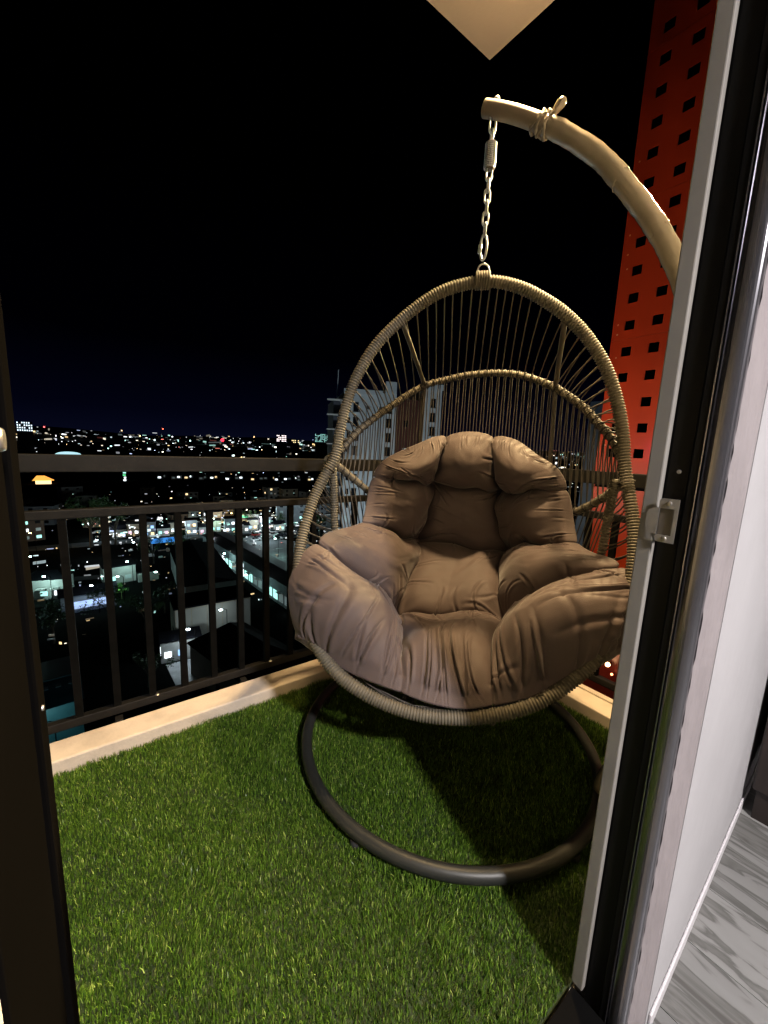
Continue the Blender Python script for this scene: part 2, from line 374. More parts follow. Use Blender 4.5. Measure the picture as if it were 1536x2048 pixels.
ca = me.color_attributes.new('tint', 'FLOAT_COLOR', 'POINT')
base_c = np.array([[0.084, 0.170, 0.016], [0.145, 0.265, 0.028], [0.034, 0.080, 0.012], [0.36, 0.47, 0.11]])
pick = RNG.choice(4, NB, p=[.42, .26, .24, .08]); cc = base_c[pick]*RNG.uniform(.6, 1.35, (NB, 1))
cc4 = np.ones((NB, 5, 4)); cc4[:, :, :3] = cc[:, None, :]
ca.data.foreach_set('color', cc4.reshape(-1))
me.update(); me.validate()
mg = bpy.data.materials.new('grass_blade'); mg.use_nodes = True; n = mg.node_tree; b = n.nodes['Principled BSDF']
at = n.nodes.new('ShaderNodeAttribute'); at.attribute_name = 'tint'; n.links.new(at.outputs['Color'], b.inputs['Base Color'])
b.inputs['Roughness'].default_value = 0.36; b.inputs['Specular IOR Level'].default_value = 0.5
me.materials.append(mg)
go = bpy.data.objects.new('grass', me); COL.objects.link(go)
tag(go, 'short green artificial grass blades on the balcony', 'grass', kind='stuff')

#@@CHAIR
# ================================================================== EGG CHAIR
OX, OY = 1.0125, 0.9036; AZ = math.radians(48.25)
RZ = -AZ            # local +x = to the right of the sitter's view, +y = away from the doorway
m_powder = mat('powder_coat', (0.028, 0.030, 0.027), 0.45, metal=0.25, var=0.12, scale=9, bump=0.03, bscale=300)
m_tubeg = mat('inner_tube_grey', (0.20, 0.165, 0.13), 0.5, metal=0.2)
m_film = mat('wrapping_film', (0.27, 0.235, 0.185), 0.20, spec=0.9, var=0.12, scale=14, bump=0.30, bscale=14)
m_rope = mat('rope_wrap', (0.108, 0.094, 0.066), 0.62, var=0.12, scale=40)
m_rope2 = mat('rope_strand', (0.060, 0.052, 0.040), 0.65, var=0.10, scale=40)
m_chrome = mat('galvanised', (0.74, 0.78, 0.84), 0.30, metal=0.6, var=0.1, scale=60)
st = tag(empty('chair_stand', (OX, OY, 0), RZ), 'steel egg chair stand with round floor ring and tall curved arm wrapped in film', 'chair stand')
ring = [(0.5115*math.cos(a), 0.5115*math.sin(a), 0.042) for a in np.linspace(0, 2*math.pi, 97)[:-1]]
MB().tube(ring, 0.0188, 16, closed=True).build('base_ring', m_powder, st, True)
for a in np.radians([20, 95, 170, 245, 315]):
    MB().lathe([(.0005, .0), (.018, .0), (.018, .014), (.012, .018), (.0005, .018)], (0.5115*math.cos(a), 0.5115*math.sin(a), 0.0015), 12).build('foot', mat('rubber', (.02, .02, .02), .8), st, True)
ea = math.radians(-20); E2 = (math.cos(ea), math.sin(ea))
armc = [(.142, 1.979), (.197, 1.943), (.304, 1.848), (.386, 1.744), (.448, 1.655), (.502, 1.559), (.555, 1.43), (.60, 1.25), (.622, 1.03), (.622, .80), (.605, .55), (.570, .30), (.5115, .065)]
pts = spline([(s*E2[0], s*E2[1], z) for s, z in armc], 110)
rad = [0.0248+0.0006*math.sin(i*.9)+.0005*math.sin(i*2.3) for i in range(110)]
MB().tube(pts, rad, 18).build('curved_pole', m_film, st, True)
inn = spline([(s*E2[0], s*E2[1], z) for s, z in [(-.020, 2.072), (.03, 2.048), (.085, 2.017), (.150, 1.975)]], 16)
ip = MB().tube(inn, 0.0222, 20, caps=False)
ip.tube(inn[::-1], 0.0206, 20, caps=False); ip.build('arm_tube', m_tubeg, st, True)
MB().tube([(-.006*E2[0], -.006*E2[1], 2.064), (-.004*E2[0], -.004*E2[1], 2.062)], .0204, 20).build('tube_plug', mat('black_plastic', (.012, .012, .012), .5), st)
# wrinkled film collar with a twisted tuft
def armpt(i): return Vector(pts[i])
d0 = (Vector(inn[-1])-Vector(inn[-4])).normalized(); side = d0.cross(Vector((0, 0, 1))).normalized(); up = side.cross(d0).normalized()
for j, (off, rr, tl) in enumerate(((-.014, .0245, .6), (-.003, .0262, -.5), (.008, .0275, .5), (.018, .0275, -.3))):
    c0 = Vector(inn[-1])+d0*off; L = []
    for i in range(36):
        a = 2*math.pi*i/36; rj = rr+.0012*math.sin(5*a+j)+.0008*math.sin(11*a+2*j)
        L.append(c0+side*math.cos(a)*rj+up*math.sin(a)*rj+d0*(.006*math.sin(a+j)+tl*.01*math.cos(2*a)))
    MB().tube(L, [.0040+.0018*math.sin(i*1.1+j) for i in range(36)], 7, closed=True).build('film_fold', m_film, st, True)
c0 = Vector(inn[-1])+d0*.012+up*.026
MB().tube([c0-up*.004, c0+up*.010+side*-.003, c0+up*.026+d0*.004, c0+up*.036+d0*.008, c0+up*.040+d0*.009], [.006, .010, .0135, .010, .003], 10).build('film_tuft', m_film, st, True)
for j, i in enumerate((24, 38, 55)):
    t = (armpt(i+1)-armpt(i-1)).normalized(); s1 = t.orthogonal().normalized(); s2 = t.cross(s1)
    L = [armpt(i)+(s1*math.cos(a)+s2*math.sin(a))*.0252+t*.008*math.sin(a*1+j) for a in np.linspace(0, 5.2, 30)]
    MB().tube(L, .0013, 5).build('film_crease', m_film, st, True)
# eye bolt head on top
MB().lathe([(.0005, .010), (.006, .009), (.009, .004), (.009, -.004)], (.014*E2[0], .014*E2[1], 2.080), 12).build('bolt_head', m_chrome, st, True)

# ---- chain
ch = tag(empty('hanging_chain', (OX, OY, 1.62), RZ), 'steel chain with a coil spring holding the basket from the curved arm', 'chain')
def linkmesh(L, W, r):
    P = []
    for i in range(28):
        a = 2*math.pi*i/28; P.append((W*math.cos(a), 0, (L-W)*(1 if math.sin(a) > 0 else -1)*(abs(math.sin(a)) > 1e-6)+W*math.sin(a)))
    return MB().tube(P, r, 8, closed=True)
lm = linkmesh(.0185, .0085, .0030).mesh('chain_link', m_chrome, True)
lm2 = linkmesh(.024, .0095, .0032).mesh('chain_link', m_chrome, True)
z = 2.024-1.62
l = link_mesh('chain_link', lm2, ch, (.006, 0, z)); l.rotation_euler = (0, .05, .5); z -= .036
l = link_mesh('chain_link', lm, ch, (.006, 0, z+.004)); l.rotation_euler = (0, 0, 1.9)
zs_top, zs_bot = z-.012, z-.080
sprg = []
for i in range(14*12):
    a = i*2*math.pi/12; sprg.append((.006+.0155*math.cos(a), .0155*math.sin(a), zs_top-(zs_top-zs_bot)*i/(14*12)))
MB().tube(sprg, .0024, 6).build('spring', m_chrome, ch, True)
MB().lathe([(.0005, 0), (.0115, 0), (.0125, -.003), (.0125, zs_bot-zs_top+.003), (.0115, zs_bot-zs_top), (.0005, zs_bot-zs_top)], (.006, 0, zs_top), 16).build('spring_core', mat('spring_core', (.25, .22, .18), .4, metal=.8), ch, True)
z = zs_bot-.014; kk = 0
while z > 1.715-1.62:
    l = link_mesh('chain_link', lm, ch, (.006+.001*math.sin(kk*3), 0, z)); l.rotation_euler = (0, .06*math.sin(kk*2), .35+(kk % 2)*1.45); z -= .0300; kk += 1
cab = []
for i in range(30):
    a = 2*math.pi*i/30; cab.append((.006+.0095*math.cos(a), 0, z-.019+.036*math.sin(a)))
c_ = MB().tube(cab, .0038, 8, closed=True); c_.tube([(.006-.0095, 0, z-.012), (.006-.0105, 0, z-.036)], .0056, 8).build('carabiner', m_chrome, ch, True)

# ---- basket
bs = tag(empty('egg_basket', (OX, OY, 0.3), RZ), 'taupe rope woven egg shaped hanging basket seat with open front', 'hanging basket')
BZ = 0.3
RIM = [(0.011, -0.001, 1.597), (-0.072, -0.002, 1.584), (-0.145, -0.002, 1.556), (-0.234, -0.006, 1.493), (-0.318, -0.01, 1.41), (-0.376, -0.019, 1.314), (-0.409, -0.028, 1.222), (-0.426, -0.042, 1.129), (-0.438, -0.059, 1.036), (-0.465, -0.077, 0.974), (-0.495, -0.101, 0.896), (-0.512, -0.14, 0.8), (-0.514, -0.174, 0.716), (-0.498, -0.216, 0.611), (-0.460, -0.250, 0.527), (-0.406, -0.282, 0.462), (-0.336, -0.308, 0.405), (-0.255, -0.322, 0.366), (-0.160, -0.331, 0.340), (-0.055, -0.334, 0.331), (0.071, -0.328, 0.345), (0.185, -0.316, 0.380), (0.268, -0.298, 0.424), (0.348, -0.268, 0.486), (0.412, -0.239, 0.556), (0.459, -0.202, 0.645), (0.485, -0.164, 0.739), (0.493, -0.119, 0.853), (0.482, -0.086, 0.947), (0.465, -0.057, 1.045), (0.452, -0.04, 1.145), (0.428, -0.026, 1.244), (0.387, -0.016, 1.344), (0.327, -0.009, 1.43), (0.250, -0.005, 1.503), (0.155, -0.002, 1.562), (0.082, -0.001, 1.589)]
rimd = spline(RIM, 1200, closed=True)
def wrapped(P, r, pitch, closed, name, m, nseg=12, amp=.0017):
    Pd, L = resample(np.asarray(P), 2000 if closed else 600, closed)
    nr = int(L/pitch); n = nr*4
    Q, _ = resample(Pd, n, closed)
    prof = [-amp*1.8, amp*.5, amp, amp*.5]
    rr = [r+prof[i % 4]+.0004*math.sin(i*.037)+(.0022 if closed else 0)*max(0, min(1, (.9-Q[i][2])/.5)) for i in range(len(Q))]
    Q = Q-np.array([0, 0, BZ])
    return MB().tube(Q, rr, nseg, closed=closed).build(name, m, bs, True)
wrapped(rimd, .0172, .0088, True, 'rim', m_rope)
rimf = spline(RIM, 720, closed=True)
def rim_at(f): # f in 0..1 around (0 = top, growing to the left side)
    x = (f % 1)*720; i = int(x); u = x-i; return rimf[i % 720]*(1-u)+rimf[(i+1) % 720]*u
TH1 = [0, 15.1, 27.3, 45.8, 58.5, 67.9, 83.9, 98.2, 109.3, 123.8, 132.1, 144.7, 154.3, 165.7, 180]
ZH1 = [1.02, 1.059, 1.131, 1.228, 1.299, 1.340, 1.378, 1.392, 1.387, 1.351, 1.317, 1.254, 1.195, 1.134, 1.04]
def H1(f): th = 180*f; return np.array([-.47*math.cos(math.radians(th)), -.05+.42*math.sin(math.radians(th)), np.interp(th, TH1, ZH1)])
TH2 = [0, 12, 23, 34.8, 60, 90, 120, 144, 158, 174, 180]; ZH2 = [1.03, 1.005, .962, .905, .74, .64, .72, .852, .911, .979, 1.01]
def H2(f): th = 180*f; return np.array([-.468*math.cos(math.radians(th)), -.05+.425*math.sin(math.radians(th)), np.interp(th, TH2, ZH2)])
def smooth_curve(fn, n=22):
    return spline([fn(i/(n-1)) for i in range(n)], 160)
h1c = smooth_curve(H1); h2c = smooth_curve(H2)
def at(c, f): x = f*(len(c)-1); i = min(int(x), len(c)-2); u = x-i; return c[i]*(1-u)+c[i+1]*u
wrapped(h1c, .0120, .0085, False, 'back_hoop', m_rope, 10)
wrapped(h2c, .0120, .0085, False, 'lower_hoop', m_rope, 10)
H3 = [(.34*math.cos(a), .00+.27*math.sin(a), .335-.02*math.sin(a)) for a in np.linspace(0, 2*math.pi, 41)[:-1]]
h3c = spline(H3, 200, closed=True)
MB().tube(h3c-np.array([0, 0, BZ]), .010, 8, closed=True).build('seat_hoop', m_rope2, bs, True)
def h3(a): return np.array([-.34*math.cos(a), .27*math.sin(a), .335-.02*math.sin(a)])
def rib(ctrl, r=.0085, name='rib', wrap=False):
    P = spline(ctrl, 40)
    if wrap: wrapped(P, r, .009, False, name, m_rope, 10)
    else: MB().tube(P-np.array([0, 0, BZ]), r, 9).build(name, m_rope2, bs, True)
rib([(-.233, -.008, 1.478), (-.215, .16, 1.42), at(h1c, .37)]); rib([(.262, -.008, 1.476), (.285, .13, 1.405), at(h1c, .727)])
rib([at(h1c, .37), (-.20, .355, 1.05), at(h2c, .37)]); rib([at(h1c, .727), (.318, .275, 1.05), at(h2c, .727)])
for s in (-1, 1):
    rib([(s*.445, -.055, 1.01), (s*.447, -.03, .89), (s*.443, -.03, .80), (s*.432, -.03, .70), (s*.40, -.02, .50), (s*.34, 0, .345)], .0125, wrap=True)
    rib([at(h2c, .5+s*.14), (s*.17, .34, .48), h3(math.radians(90+s*32))])
    rib([(s*.12, -.327, .34), (s*.13, -.30, .325), h3(math.radians(-90-s*20))])
# rope strands
def strand(P, r=.0024):
    r = min(r, .0024)
    MB().tube(np.asarray(P)-np.array([0, 0, BZ]), r, 5, caps=False).build('rope_strand', m_rope2, bs, True)
def sag(a, b, o=(0, 0, 0), n=6, w=.0):
    a = np.array(a); b = np.array(b); o = np.array(o); return [a+(b-a)*t+o*4*t*(1-t) for t in np.linspace(0, 1, n)]
FL, FR = 8.3/37, 29.0/37      # waist positions round the rim
NU_ = 46
for i in range(1, NU_):
    f = i/NU_; fr_ = (FL*(1-2*f)) if f < .5 else (1-(1-FR)*(2*f-1))
    g = .04+.92*f
    a = rim_at(fr_); b_ = at(h1c, g)
    c0 = np.array([np.sign(a[0])*0, .0, 0])
    strand(sag(a+c0, b_+[0, 0, .010], (0, .012, .010)))
    if f < .26 or f > .74:
        b2 = at(h1c, min(.98, max(.02, g+(.012 if f < .5 else -.012))))
        strand(sag(a+[0, .008, -.006], b2+[0, .008, .006], (0, .030, .004)), .0026)
NL = 54
for i in range(1, NL):
    f = .02+.96*i/NL
    a = at(h1c, f); sh = .016*math.cos(math.pi*f)
    for d in (-.009, .010):
        b_ = at(h2c, min(.99, max(.01, f+d-sh*1.2)))
        a2 = at(h1c, min(.99, max(.01, f+d*.25)))
        strand(sag(a2+[0, .004 if d > 0 else -.006, -.008], b_, (0, .012, 0)), .0026)
NS = 44
for i in range(1, NS):
    f = i/NS; a = at(h2c, f); t = math.pi*(.0+1.0*f)
    strand(sag(a, h3(t), (0, .02, -.02), 7), .0028)
NF = 50
for i in range(NF):
    f = FL+.012+(FR-FL-.024)*i/(NF-1); a = rim_at(f)
    zr = a[2]
    if zr > .62:
        s = -1 if a[0] < 0 else 1
        zz = zr*.92+.05; y = -.03
        tgt = np.array([s*np.interp(zz, [.5, .7, .8, .9, 1.01], [.40, .432, .443, .447, .445]), y, zz-.03])
        strand(sag(a+[-s*.012, .012, 0], tgt, (0, 0, -.006)), .0028)
        strand(sag(a+[s*.004, .016, .012], tgt+[s*.008, .004, -.012], (s*.01, 0, -.004)), .0026)
    else:
        t = math.atan2(a[1]+.02, -a[0]*.8)
        strand(sag(a+[0, .01, -.004], h3(t), (0, .01, -.02)), .0028)
for i in range(9):
    x = -.26+.065*i; yy = .27*math.sqrt(max(0, 1-(x/.34)**2))
    strand(sag((x, -yy, .355), (x, yy, .315), (0, 0, -.03)), .003)
bd = MB()
def loop(c_, f, r_):
    a = at(c_, f); t = Vector(at(c_, min(1, f+.01))-at(c_, max(0, f-.01))).normalized(); s1 = t.orthogonal().normalized(); s2 = t.cross(s1)
    bd.tube([Vector(a)-Vector((0, 0, BZ))+(s1*math.cos(q)+s2*math.sin(q))*r_ for q in np.linspace(0, 2*math.pi, 13)[:-1]], .0026, 5, closed=True)
for i in range(1, NL): loop(h1c, .02+.96*i/NL, .0138)
for i in range(1, 36): loop(h2c, i/36, .0138)
bd._tag_stuff('hoop_binding', mat('rope_shaded', (.030, .025, .02), .8), bs, True)  # shade on the strand loops is put into this darker colour
# lashing and ring on top
MB().tube([(0.011+.017*math.cos(a)*1.0, -.001+.003*math.cos(a), 1.629-BZ+.0185*math.sin(a)) for a in np.linspace(0, 2*math.pi, 31)[:-1]], .0027, 8, closed=True).build('hang_ring', m_chrome, bs, True)
lash = MB()
for i in range(6):
    x = -.008+i*.0075
    lash.tube([(x, -.001+.024*math.sin(a), 1.600-BZ+.024*math.cos(a)) for a in np.linspace(0, 2*math.pi, 17)[:-1]], .0034, 6, closed=True)
lash.build('lashing', m_rope, bs, True)
# open end band marks on the rim (rope joints)
for f in (8.6/37, 28.6/37):
    a = rim_at(f); b2 = rim_at(f+.003); t = Vector(b2-a).normalized(); s1 = t.orthogonal().normalized(); s2 = t.cross(s1)
    MB().tube([Vector(a)-Vector((0, 0, BZ))+(s1*math.cos(q)+s2*math.sin(q))*.0215 for q in np.linspace(0, 2*math.pi, 21)[:-1]], .002, 6, closed=True).build('joint_band', mat('joint_dark', (.05, .04, .03), .8), bs, True)

#@@CUSHION
# ---- tufted cushion: a sewn grid of overstuffed panels relaxed as cloth
NODES = np.array([
 [(-0.215, 0.20, 1.060), (-0.083, 0.26, 1.100), (0.100, 0.26, 1.106), (0.262, 0.20, 1.062)],
 [(-0.325, 0.16, 0.958), (-0.126, 0.300, 0.937), (0.134, 0.300, 0.920), (0.338, 0.16, 0.950)],
 [(-0.340, 0.08, 0.790), (-0.162, 0.29, 0.689), (0.172, 0.29, 0.684), (0.368, 0.08, 0.782)],
 [(-0.430, -0.13, 0.732), (-0.200, 0.02, 0.480), (0.160, 0.02, 0.515), (0.425, -0.12, 0.750)],
 [(-0.470, -0.285, 0.495), (-0.135, -0.300, 0.412), (0.118, -0.300, 0.418), (0.478, -0.235, 0.590)]])
K = 100
def nspl(P, n):      # natural cubic interpolation along axis 0 with n samples per span
    m = len(P); A = np.eye(m)*4; A[0, 0] = A[-1, -1] = 2
    for i in range(m-1): A[i, i+1] = A[i+1, i] = 1
    rhs = np.zeros_like(P); rhs[1:-1] = 3*(P[2:]-P[:-2]); rhs[0] = 3*(P[1]-P[0]); rhs[-1] = 3*(P[-1]-P[-2])
    D = np.linalg.solve(A, rhs.reshape(m, -1)).reshape(P.shape); o = []
    for i in range(m-1):
        for k in range(n):
            u = k/n; o.append((2*u**3-3*u*u+1)*P[i]+(u**3-2*u*u+u)*D[i]+(-2*u**3+3*u*u)*P[i+1]+(u**3-u*u)*D[i+1])
    o.append(P[-1]); return np.array(o)
B = nspl(NODES, K); B = nspl(B.transpose(1, 0, 2), K).transpose(1, 0, 2)
nv, nu, _ = B.shape
def gnorm(P):
    du = np.zeros_like(P); dv = np.zeros_like(P)
    du[:, 1:-1] = P[:, 2:]-P[:, :-2]; du[:, 0] = P[:, 1]-P[:, 0]; du[:, -1] = P[:, -1]-P[:, -2]
    dv[1:-1] = P[2:]-P[:-2]; dv[0] = P[1]-P[0]; dv[-1] = P[-1]-P[-2]
    nn = np.cross(dv, du); return nn/(np.linalg.norm(nn, axis=2, keepdims=True)+1e-12)
BN = gnorm(B); FLIP = 1
if BN[nv//2, nu//2, 1] > 0: BN = -BN; FLIP = -1
for _ in range(12):      # soft normals
    BN[1:-1] = (BN[2:]+BN[:-2]+BN[1:-1])/3; BN[:, 1:-1] = (BN[:, 2:]+BN[:, :-2]+BN[:, 1:-1])/3
BN /= np.linalg.norm(BN, axis=2, keepdims=True)
gu = np.linspace(0, 3, nu)[None, :]; gv = np.linspace(0, 4, nv)[:, None]
iu = np.arange(nu); iv = np.arange(nv); fu = (iu % K)/K; fv = (iv % K)/K
tu = np.gradient(B, axis=1); tu /= np.linalg.norm(tu, axis=2, keepdims=True)+1e-9
tv = np.gradient(B, axis=0); tv /= np.linalg.norm(tv, axis=2, keepdims=True)+1e-9
inner = np.clip(np.minimum(np.minimum(gu, 3-gu), np.minimum(gv, 4-gv))*2, 0, 1)
B = B+((tu*(.009*np.sin(gv*5.1+gu*1.7+.6)+.005*np.sin(gv*11+gu*2))[..., None]+tv*(.009*np.sin(gu*5.7+gv*2.2)+.005*np.sin(gu*12.3+gv*3))[..., None])*inner[..., None])
def prof1(g, last, c=.46, phi0=108):
    "height profile over one direction and the outward roll at the two outer edges"
    h = np.zeros_like(g); roll0 = np.zeros_like(g); roll1 = np.zeros_like(g)
    for q, x in np.ndenumerate(g):
        i = min(int(x), last-1); t = x-i
        def inn(s): return math.sqrt(max(0, 1-(1-min(s, 1))**2))**.85
        if i == 0 and t < c:
            ph = math.radians(phi0)*(1-t/c); h[q] = math.cos(ph); roll0[q] = math.sin(min(ph, math.pi/2))-.10*max(0, ph-math.pi/2)
        elif i == last-1 and t > 1-c:
            ph = math.radians(phi0)*(1-(1-t)/c); h[q] = math.cos(ph); roll1[q] = math.sin(min(ph, math.pi/2))-.10*max(0, ph-math.pi/2)
        elif i == 0: h[q] = inn((1-t)/(1-c))
        elif i == last-1: h[q] = inn(t/(1-c))
        else: h[q] = inn(2*min(t, 1-t))
    return h, roll0, roll1
hu, ru0, ru1 = prof1(gu[0], 3); hv, rv0, rv1 = prof1(gv[:, 0], 4)
HU = hu[None, :]; HV = hv[:, None]
def soft(tab, n_):     # panel table to smooth map
    c0 = np.array(tab); a = np.arange(c0.shape[0])+.5; b_ = np.arange(c0.shape[1])+.5
    m1 = np.stack([np.interp(gv[:, 0], a, c0[:, k]) for k in range(c0.shape[1])], 1)
    return np.stack([np.interp(gu[0], b_, m1[k]) for k in range(len(m1))], 0)
HM = soft([[.094, .092, .094], [.098, .074, .098], [.100, .078, .100], [.124, .100, .124]], 0)
hp = np.clip(HU, 0, 1); vp = np.clip(HV, 0, 1)
H_ = HM*np.where((HU < 0) | (HV < 0), .8*np.minimum(HU, HV)+0*HM, 0.94*HU*HV+.06*(1-(1-hp**2)*(1-vp**2)))
cont = np.clip(np.minimum(HU, HV)/.12, 0, 1)      # ease into the roll behind the edge
H_ = H_*cont+HM*.8*np.minimum(np.minimum(HU, HV), .12)*(1-cont)
notch_v = .30+.70*np.clip(vp, 0, 1)**.8; notch_u = .30+.70*np.clip(hp, 0, 1)**.8
Rs = np.interp(gv[:, 0], [0, .5, 1.5, 2.5, 3.2, 3.6, 4], [.030, .026, .026, .036, .062, .074, .055])[:, None]
P = B+BN*H_[..., None]-tu*(Rs*ru0[None, :]*notch_v)[..., None]+tu*(Rs*ru1[None, :]*notch_v)[..., None]-tv*(.040*rv0[:, None]*notch_u)[..., None]+tv*(.034*rv1[:, None]*(.5+.5*notch_u))[..., None]
# deeper tufts
for a_, b_ in [(1, 1), (1, 2), (2, 1), (2, 2), (3, 1), (3, 2)]:
    P -= BN*(.058*np.exp(-((gv-a_)**2+(gu-b_)**2)/.012))[..., None]
nz = np.zeros((nv, nu))
for (fa, fb, am, ph) in [(2.1, 3.3, .006, 0), (4.7, 3.9, .0035, 1.3), (7.9, 9.1, .0022, 2.2), (13, 11, .0012, .7), (19, 23, .0007, 4)]:
    nz += am*np.sin(fa*gu+1.9*np.sin(fb*gv*.7+ph)+ph)*np.cos(fb*gv+1.3*np.sin(fa*gu*.6)+ph)
P += BN*(nz*np.clip(H_/.05, 0, 1))[..., None]
W = np.ones((nv, nu)); seam = np.zeros((nv, nu), bool)
for _ in range(3):       # take the knife edge off creases
    a_ = P.copy(); a_[1:-1, 1:-1] = (P[2:, 1:-1]+P[:-2, 1:-1]+P[1:-1, 2:]+P[1:-1, :-2])/4; P = P+(a_-P)*.5
# folds pressed into the relaxed cloth: pleats at the seams, creases fanning out of the tufts, gathers over the front edge
FR_ = np.random.default_rng(23)
GU = np.repeat(gu, nv, 0); GV = np.repeat(gv, nu, 1)
disp = np.zeros((nv, nu))
def fold(u0, v0, u1, v1, bend, depth, wd, asym=.7):
    "a crease from (u0,v0) on a seam to (u1,v1), deep at the start and dying out"
    global disp
    ax, ay = u1-u0, v1-v0; L = math.hypot(ax, ay); ax /= L; ay /= L; mg_ = .25
    a0, a1 = np.searchsorted(gv[:, 0], [min(v0, v1)-mg_, max(v0, v1)+mg_]); b0, b1 = np.searchsorted(gu[0], [min(u0, u1)-mg_, max(u0, u1)+mg_]); S_ = (slice(a0, a1), slice(b0, b1))
    px = GU[S_]-u0; py = GV[S_]-v0; t = (px*ax+py*ay)/L; d = -px*ay+py*ax-bend*4*t*(1-t)*L
    ok = (t > -.08) & (t < 1)
    w_ = wd*(.55+.75*np.clip(t, 0, 1)); fade = np.clip((1-t), 0, 1)**.8*np.clip((t+.08)/.16, 0, 1)
    x = d/w_
    prof = -.8*np.exp(-(x/.60)**2)-.5*np.exp(-(x/.22)**2)+asym*np.exp(-((x-1.5)/.95)**2)+(1.0-asym)*.8*np.exp(-((x+1.5)/.95)**2)
    disp[S_] += np.where(ok, prof*depth*fade, 0)
U_ = FR_.uniform
for j in range(0, 5):            # pleats along the cross seams
    for i in range(3):
        n_ = {0: 5, 1: 2, 2: 2, 3: 4, 4: 6}[j]
        for k in range(n_):
            u = i+(k+U_(.2, .8))/n_
            for dirn in (-1, 1):
                if j == 0 and dirn < 0 or j == 4 and dirn > 0: continue
                if j in (1, 2) and i == 1 and U_(0, 1) < .5: continue
                if j == 3 and dirn < 0 and U_(0, 1) < .4: continue
                L = U_(.14, .34) if j < 4 else U_(.3, .72)
                if j == 3 and dirn > 0: L = U_(.25, .55)
                cx = i+.5; lean = (u-cx)*.35*(1 if j != 4 else -.25)+U_(-.12, .12)*(1 if j != 4 else 1.8)
                fold(u, j, u+lean*L/.3*.5, j+dirn*L, U_(-.22, .22), U_(.0035, .0085)*(1.9 if j == 4 else 1.1), U_(.015, .027), U_(.2, .9))
for i in range(0, 4):            # pleats along the long seams
    for j in range(4):
        n_ = 4 if i in (0, 3) else 2
        for k in range(n_):
            v = j+(k+U_(.2, .8))/n_
            for dirn in (-1, 1):
                if i == 0 and dirn < 0 or i == 3 and dirn > 0: continue
                if 0 < i < 3 and U_(0, 1) < .35: continue
                L = U_(.15, .40)
                fold(i, v, i+dirn*L, v+U_(-.12, .12), U_(-.15, .15), U_(.0028, .0065)*(1.3 if i in (0, 3) else 1), U_(.015, .027), U_(.2, .9))
for a_ in (1, 2):                # star creases at the tufts
    for j in (1, 2, 3):
        for k in range(6):
            an_ = U_(0, 2*math.pi); L = U_(.25, .5)
            fold(a_+.02*math.cos(an_), j+.02*math.sin(an_), a_+L*math.cos(an_), j+L*math.sin(an_), U_(-.15, .15), U_(.0050, .0100), U_(.013, .022), U_(.2, .9))
# the long deep folds of the front lobes
for f_ in [(.28, 4.0, .30, 3.28, .06, .010, .030, .8), (.55, 4.0, .50, 3.35, -.05, .007, .03, .3), (.78, 4.0, .72, 3.4, .05, .007, .03, .8), (1.22, 4.0, 1.25, 3.35, .04, .008, .03, .7), (1.5, 4.0, 1.47, 3.2, -.03, .010, .028, .25), (1.74, 4.0, 1.72, 3.4, .04, .008, .03, .8),
           (2.1, 4.0, 2.16, 3.3, -.08, .010, .03, .3), (2.22, 4.0, 2.34, 3.45, .08, .010, .03, .8), (2.4, 4.0, 2.5, 3.5, .05, .008, .03, .3), (3.0, 3.45, 2.45, 3.62, .12, .009, .034, .8), (3.0, 3.7, 2.55, 3.75, .08, .008, .03, .2), (3.0, 3.2, 2.5, 3.4, .1, .006, .03, .8),
           (1.0, 3.05, 1.98, 3.22, .16, .010, .035, .9), (0.02, 3.25, .35, 3.5, -.1, .007, .03, .5), (0.0, 3.55, .3, 3.62, .1, .007, .03, .4), (.25, .55, .97, .97, .1, .010, .035, .8), (0, .62, .9, .98, -.08, .008, .03, .3), (2.98, .72, 2.3, .97, .1, .009, .032, .3), (2.98, .9, 2.4, 1.12, .1, .009, .032, .8), (3, 1.12, 2.45, 1.22, .1, .007, .03, .8)]:
    fold(*f_)
edge_f = np.clip(H_/.012+.25, .1, 1)
NN = gnorm(P)*FLIP
P = P+NN*(np.clip(disp*1.15, -.024, .012)*edge_f*(~seam))[..., None]
TH = .022
Bk = B-BN*(.02+TH*(1-(1-np.minimum(1, 6*np.minimum(np.minimum(iu[None, :], nu-1-iu[None, :])/nu, np.minimum(iv[:, None], nv-1-iv[:, None])/nv)))**2))[..., None]
verts = np.concatenate([P.reshape(-1, 3), Bk.reshape(-1, 3)])
faces = []
idx = lambda j, i, o=0: o+j*nu+i
for j in range(nv-1):
    for i in range(nu-1):
        q = (idx(j, i), idx(j, i+1), idx(j+1, i+1), idx(j+1, i)); faces.append(q if FLIP < 0 else q[::-1])
# back uses the front's own boundary vertices
off = nu*nv
def bi(j, i): return idx(j, i) if (j in (0, nv-1) or i in (0, nu-1)) else idx(j, i, off)
for j in range(nv-1):
    for i in range(nu-1):
        q = (bi(j, i), bi(j+1, i), bi(j+1, i+1), bi(j, i+1)); faces.append(q if FLIP < 0 else q[::-1])
m_cush = mat('cushion_fabric', (0.092, 0.068, 0.063), 0.62, var=0.06, scale=5, bump=0.14, bscale=420, sheen=0.25, spec=0.3)
cu = tag(empty('seat_cushion', (OX, OY, 0.3), RZ), 'brown tufted overstuffed cushion filling the hanging egg basket', 'cushion')
me = bpy.data.meshes.new('cushion_cover'); me.from_pydata((verts-np.array([0, 0, .3])).tolist(), [], faces); me.materials.append(m_cush)
me.polygons.foreach_set('use_smooth', [True]*len(me.polygons)); me.update()
co = link_mesh('cover', me, cu)
sm = MB()
edge = [B[-1, i] for i in range(nu)]
for e_ in (-1, 1):
    pass
MB().tube(np.array(edge)-np.array([0, 0, .3])-np.array([0, -.004, .008]), .0035, 6).build('piping', m_cush, cu, True)
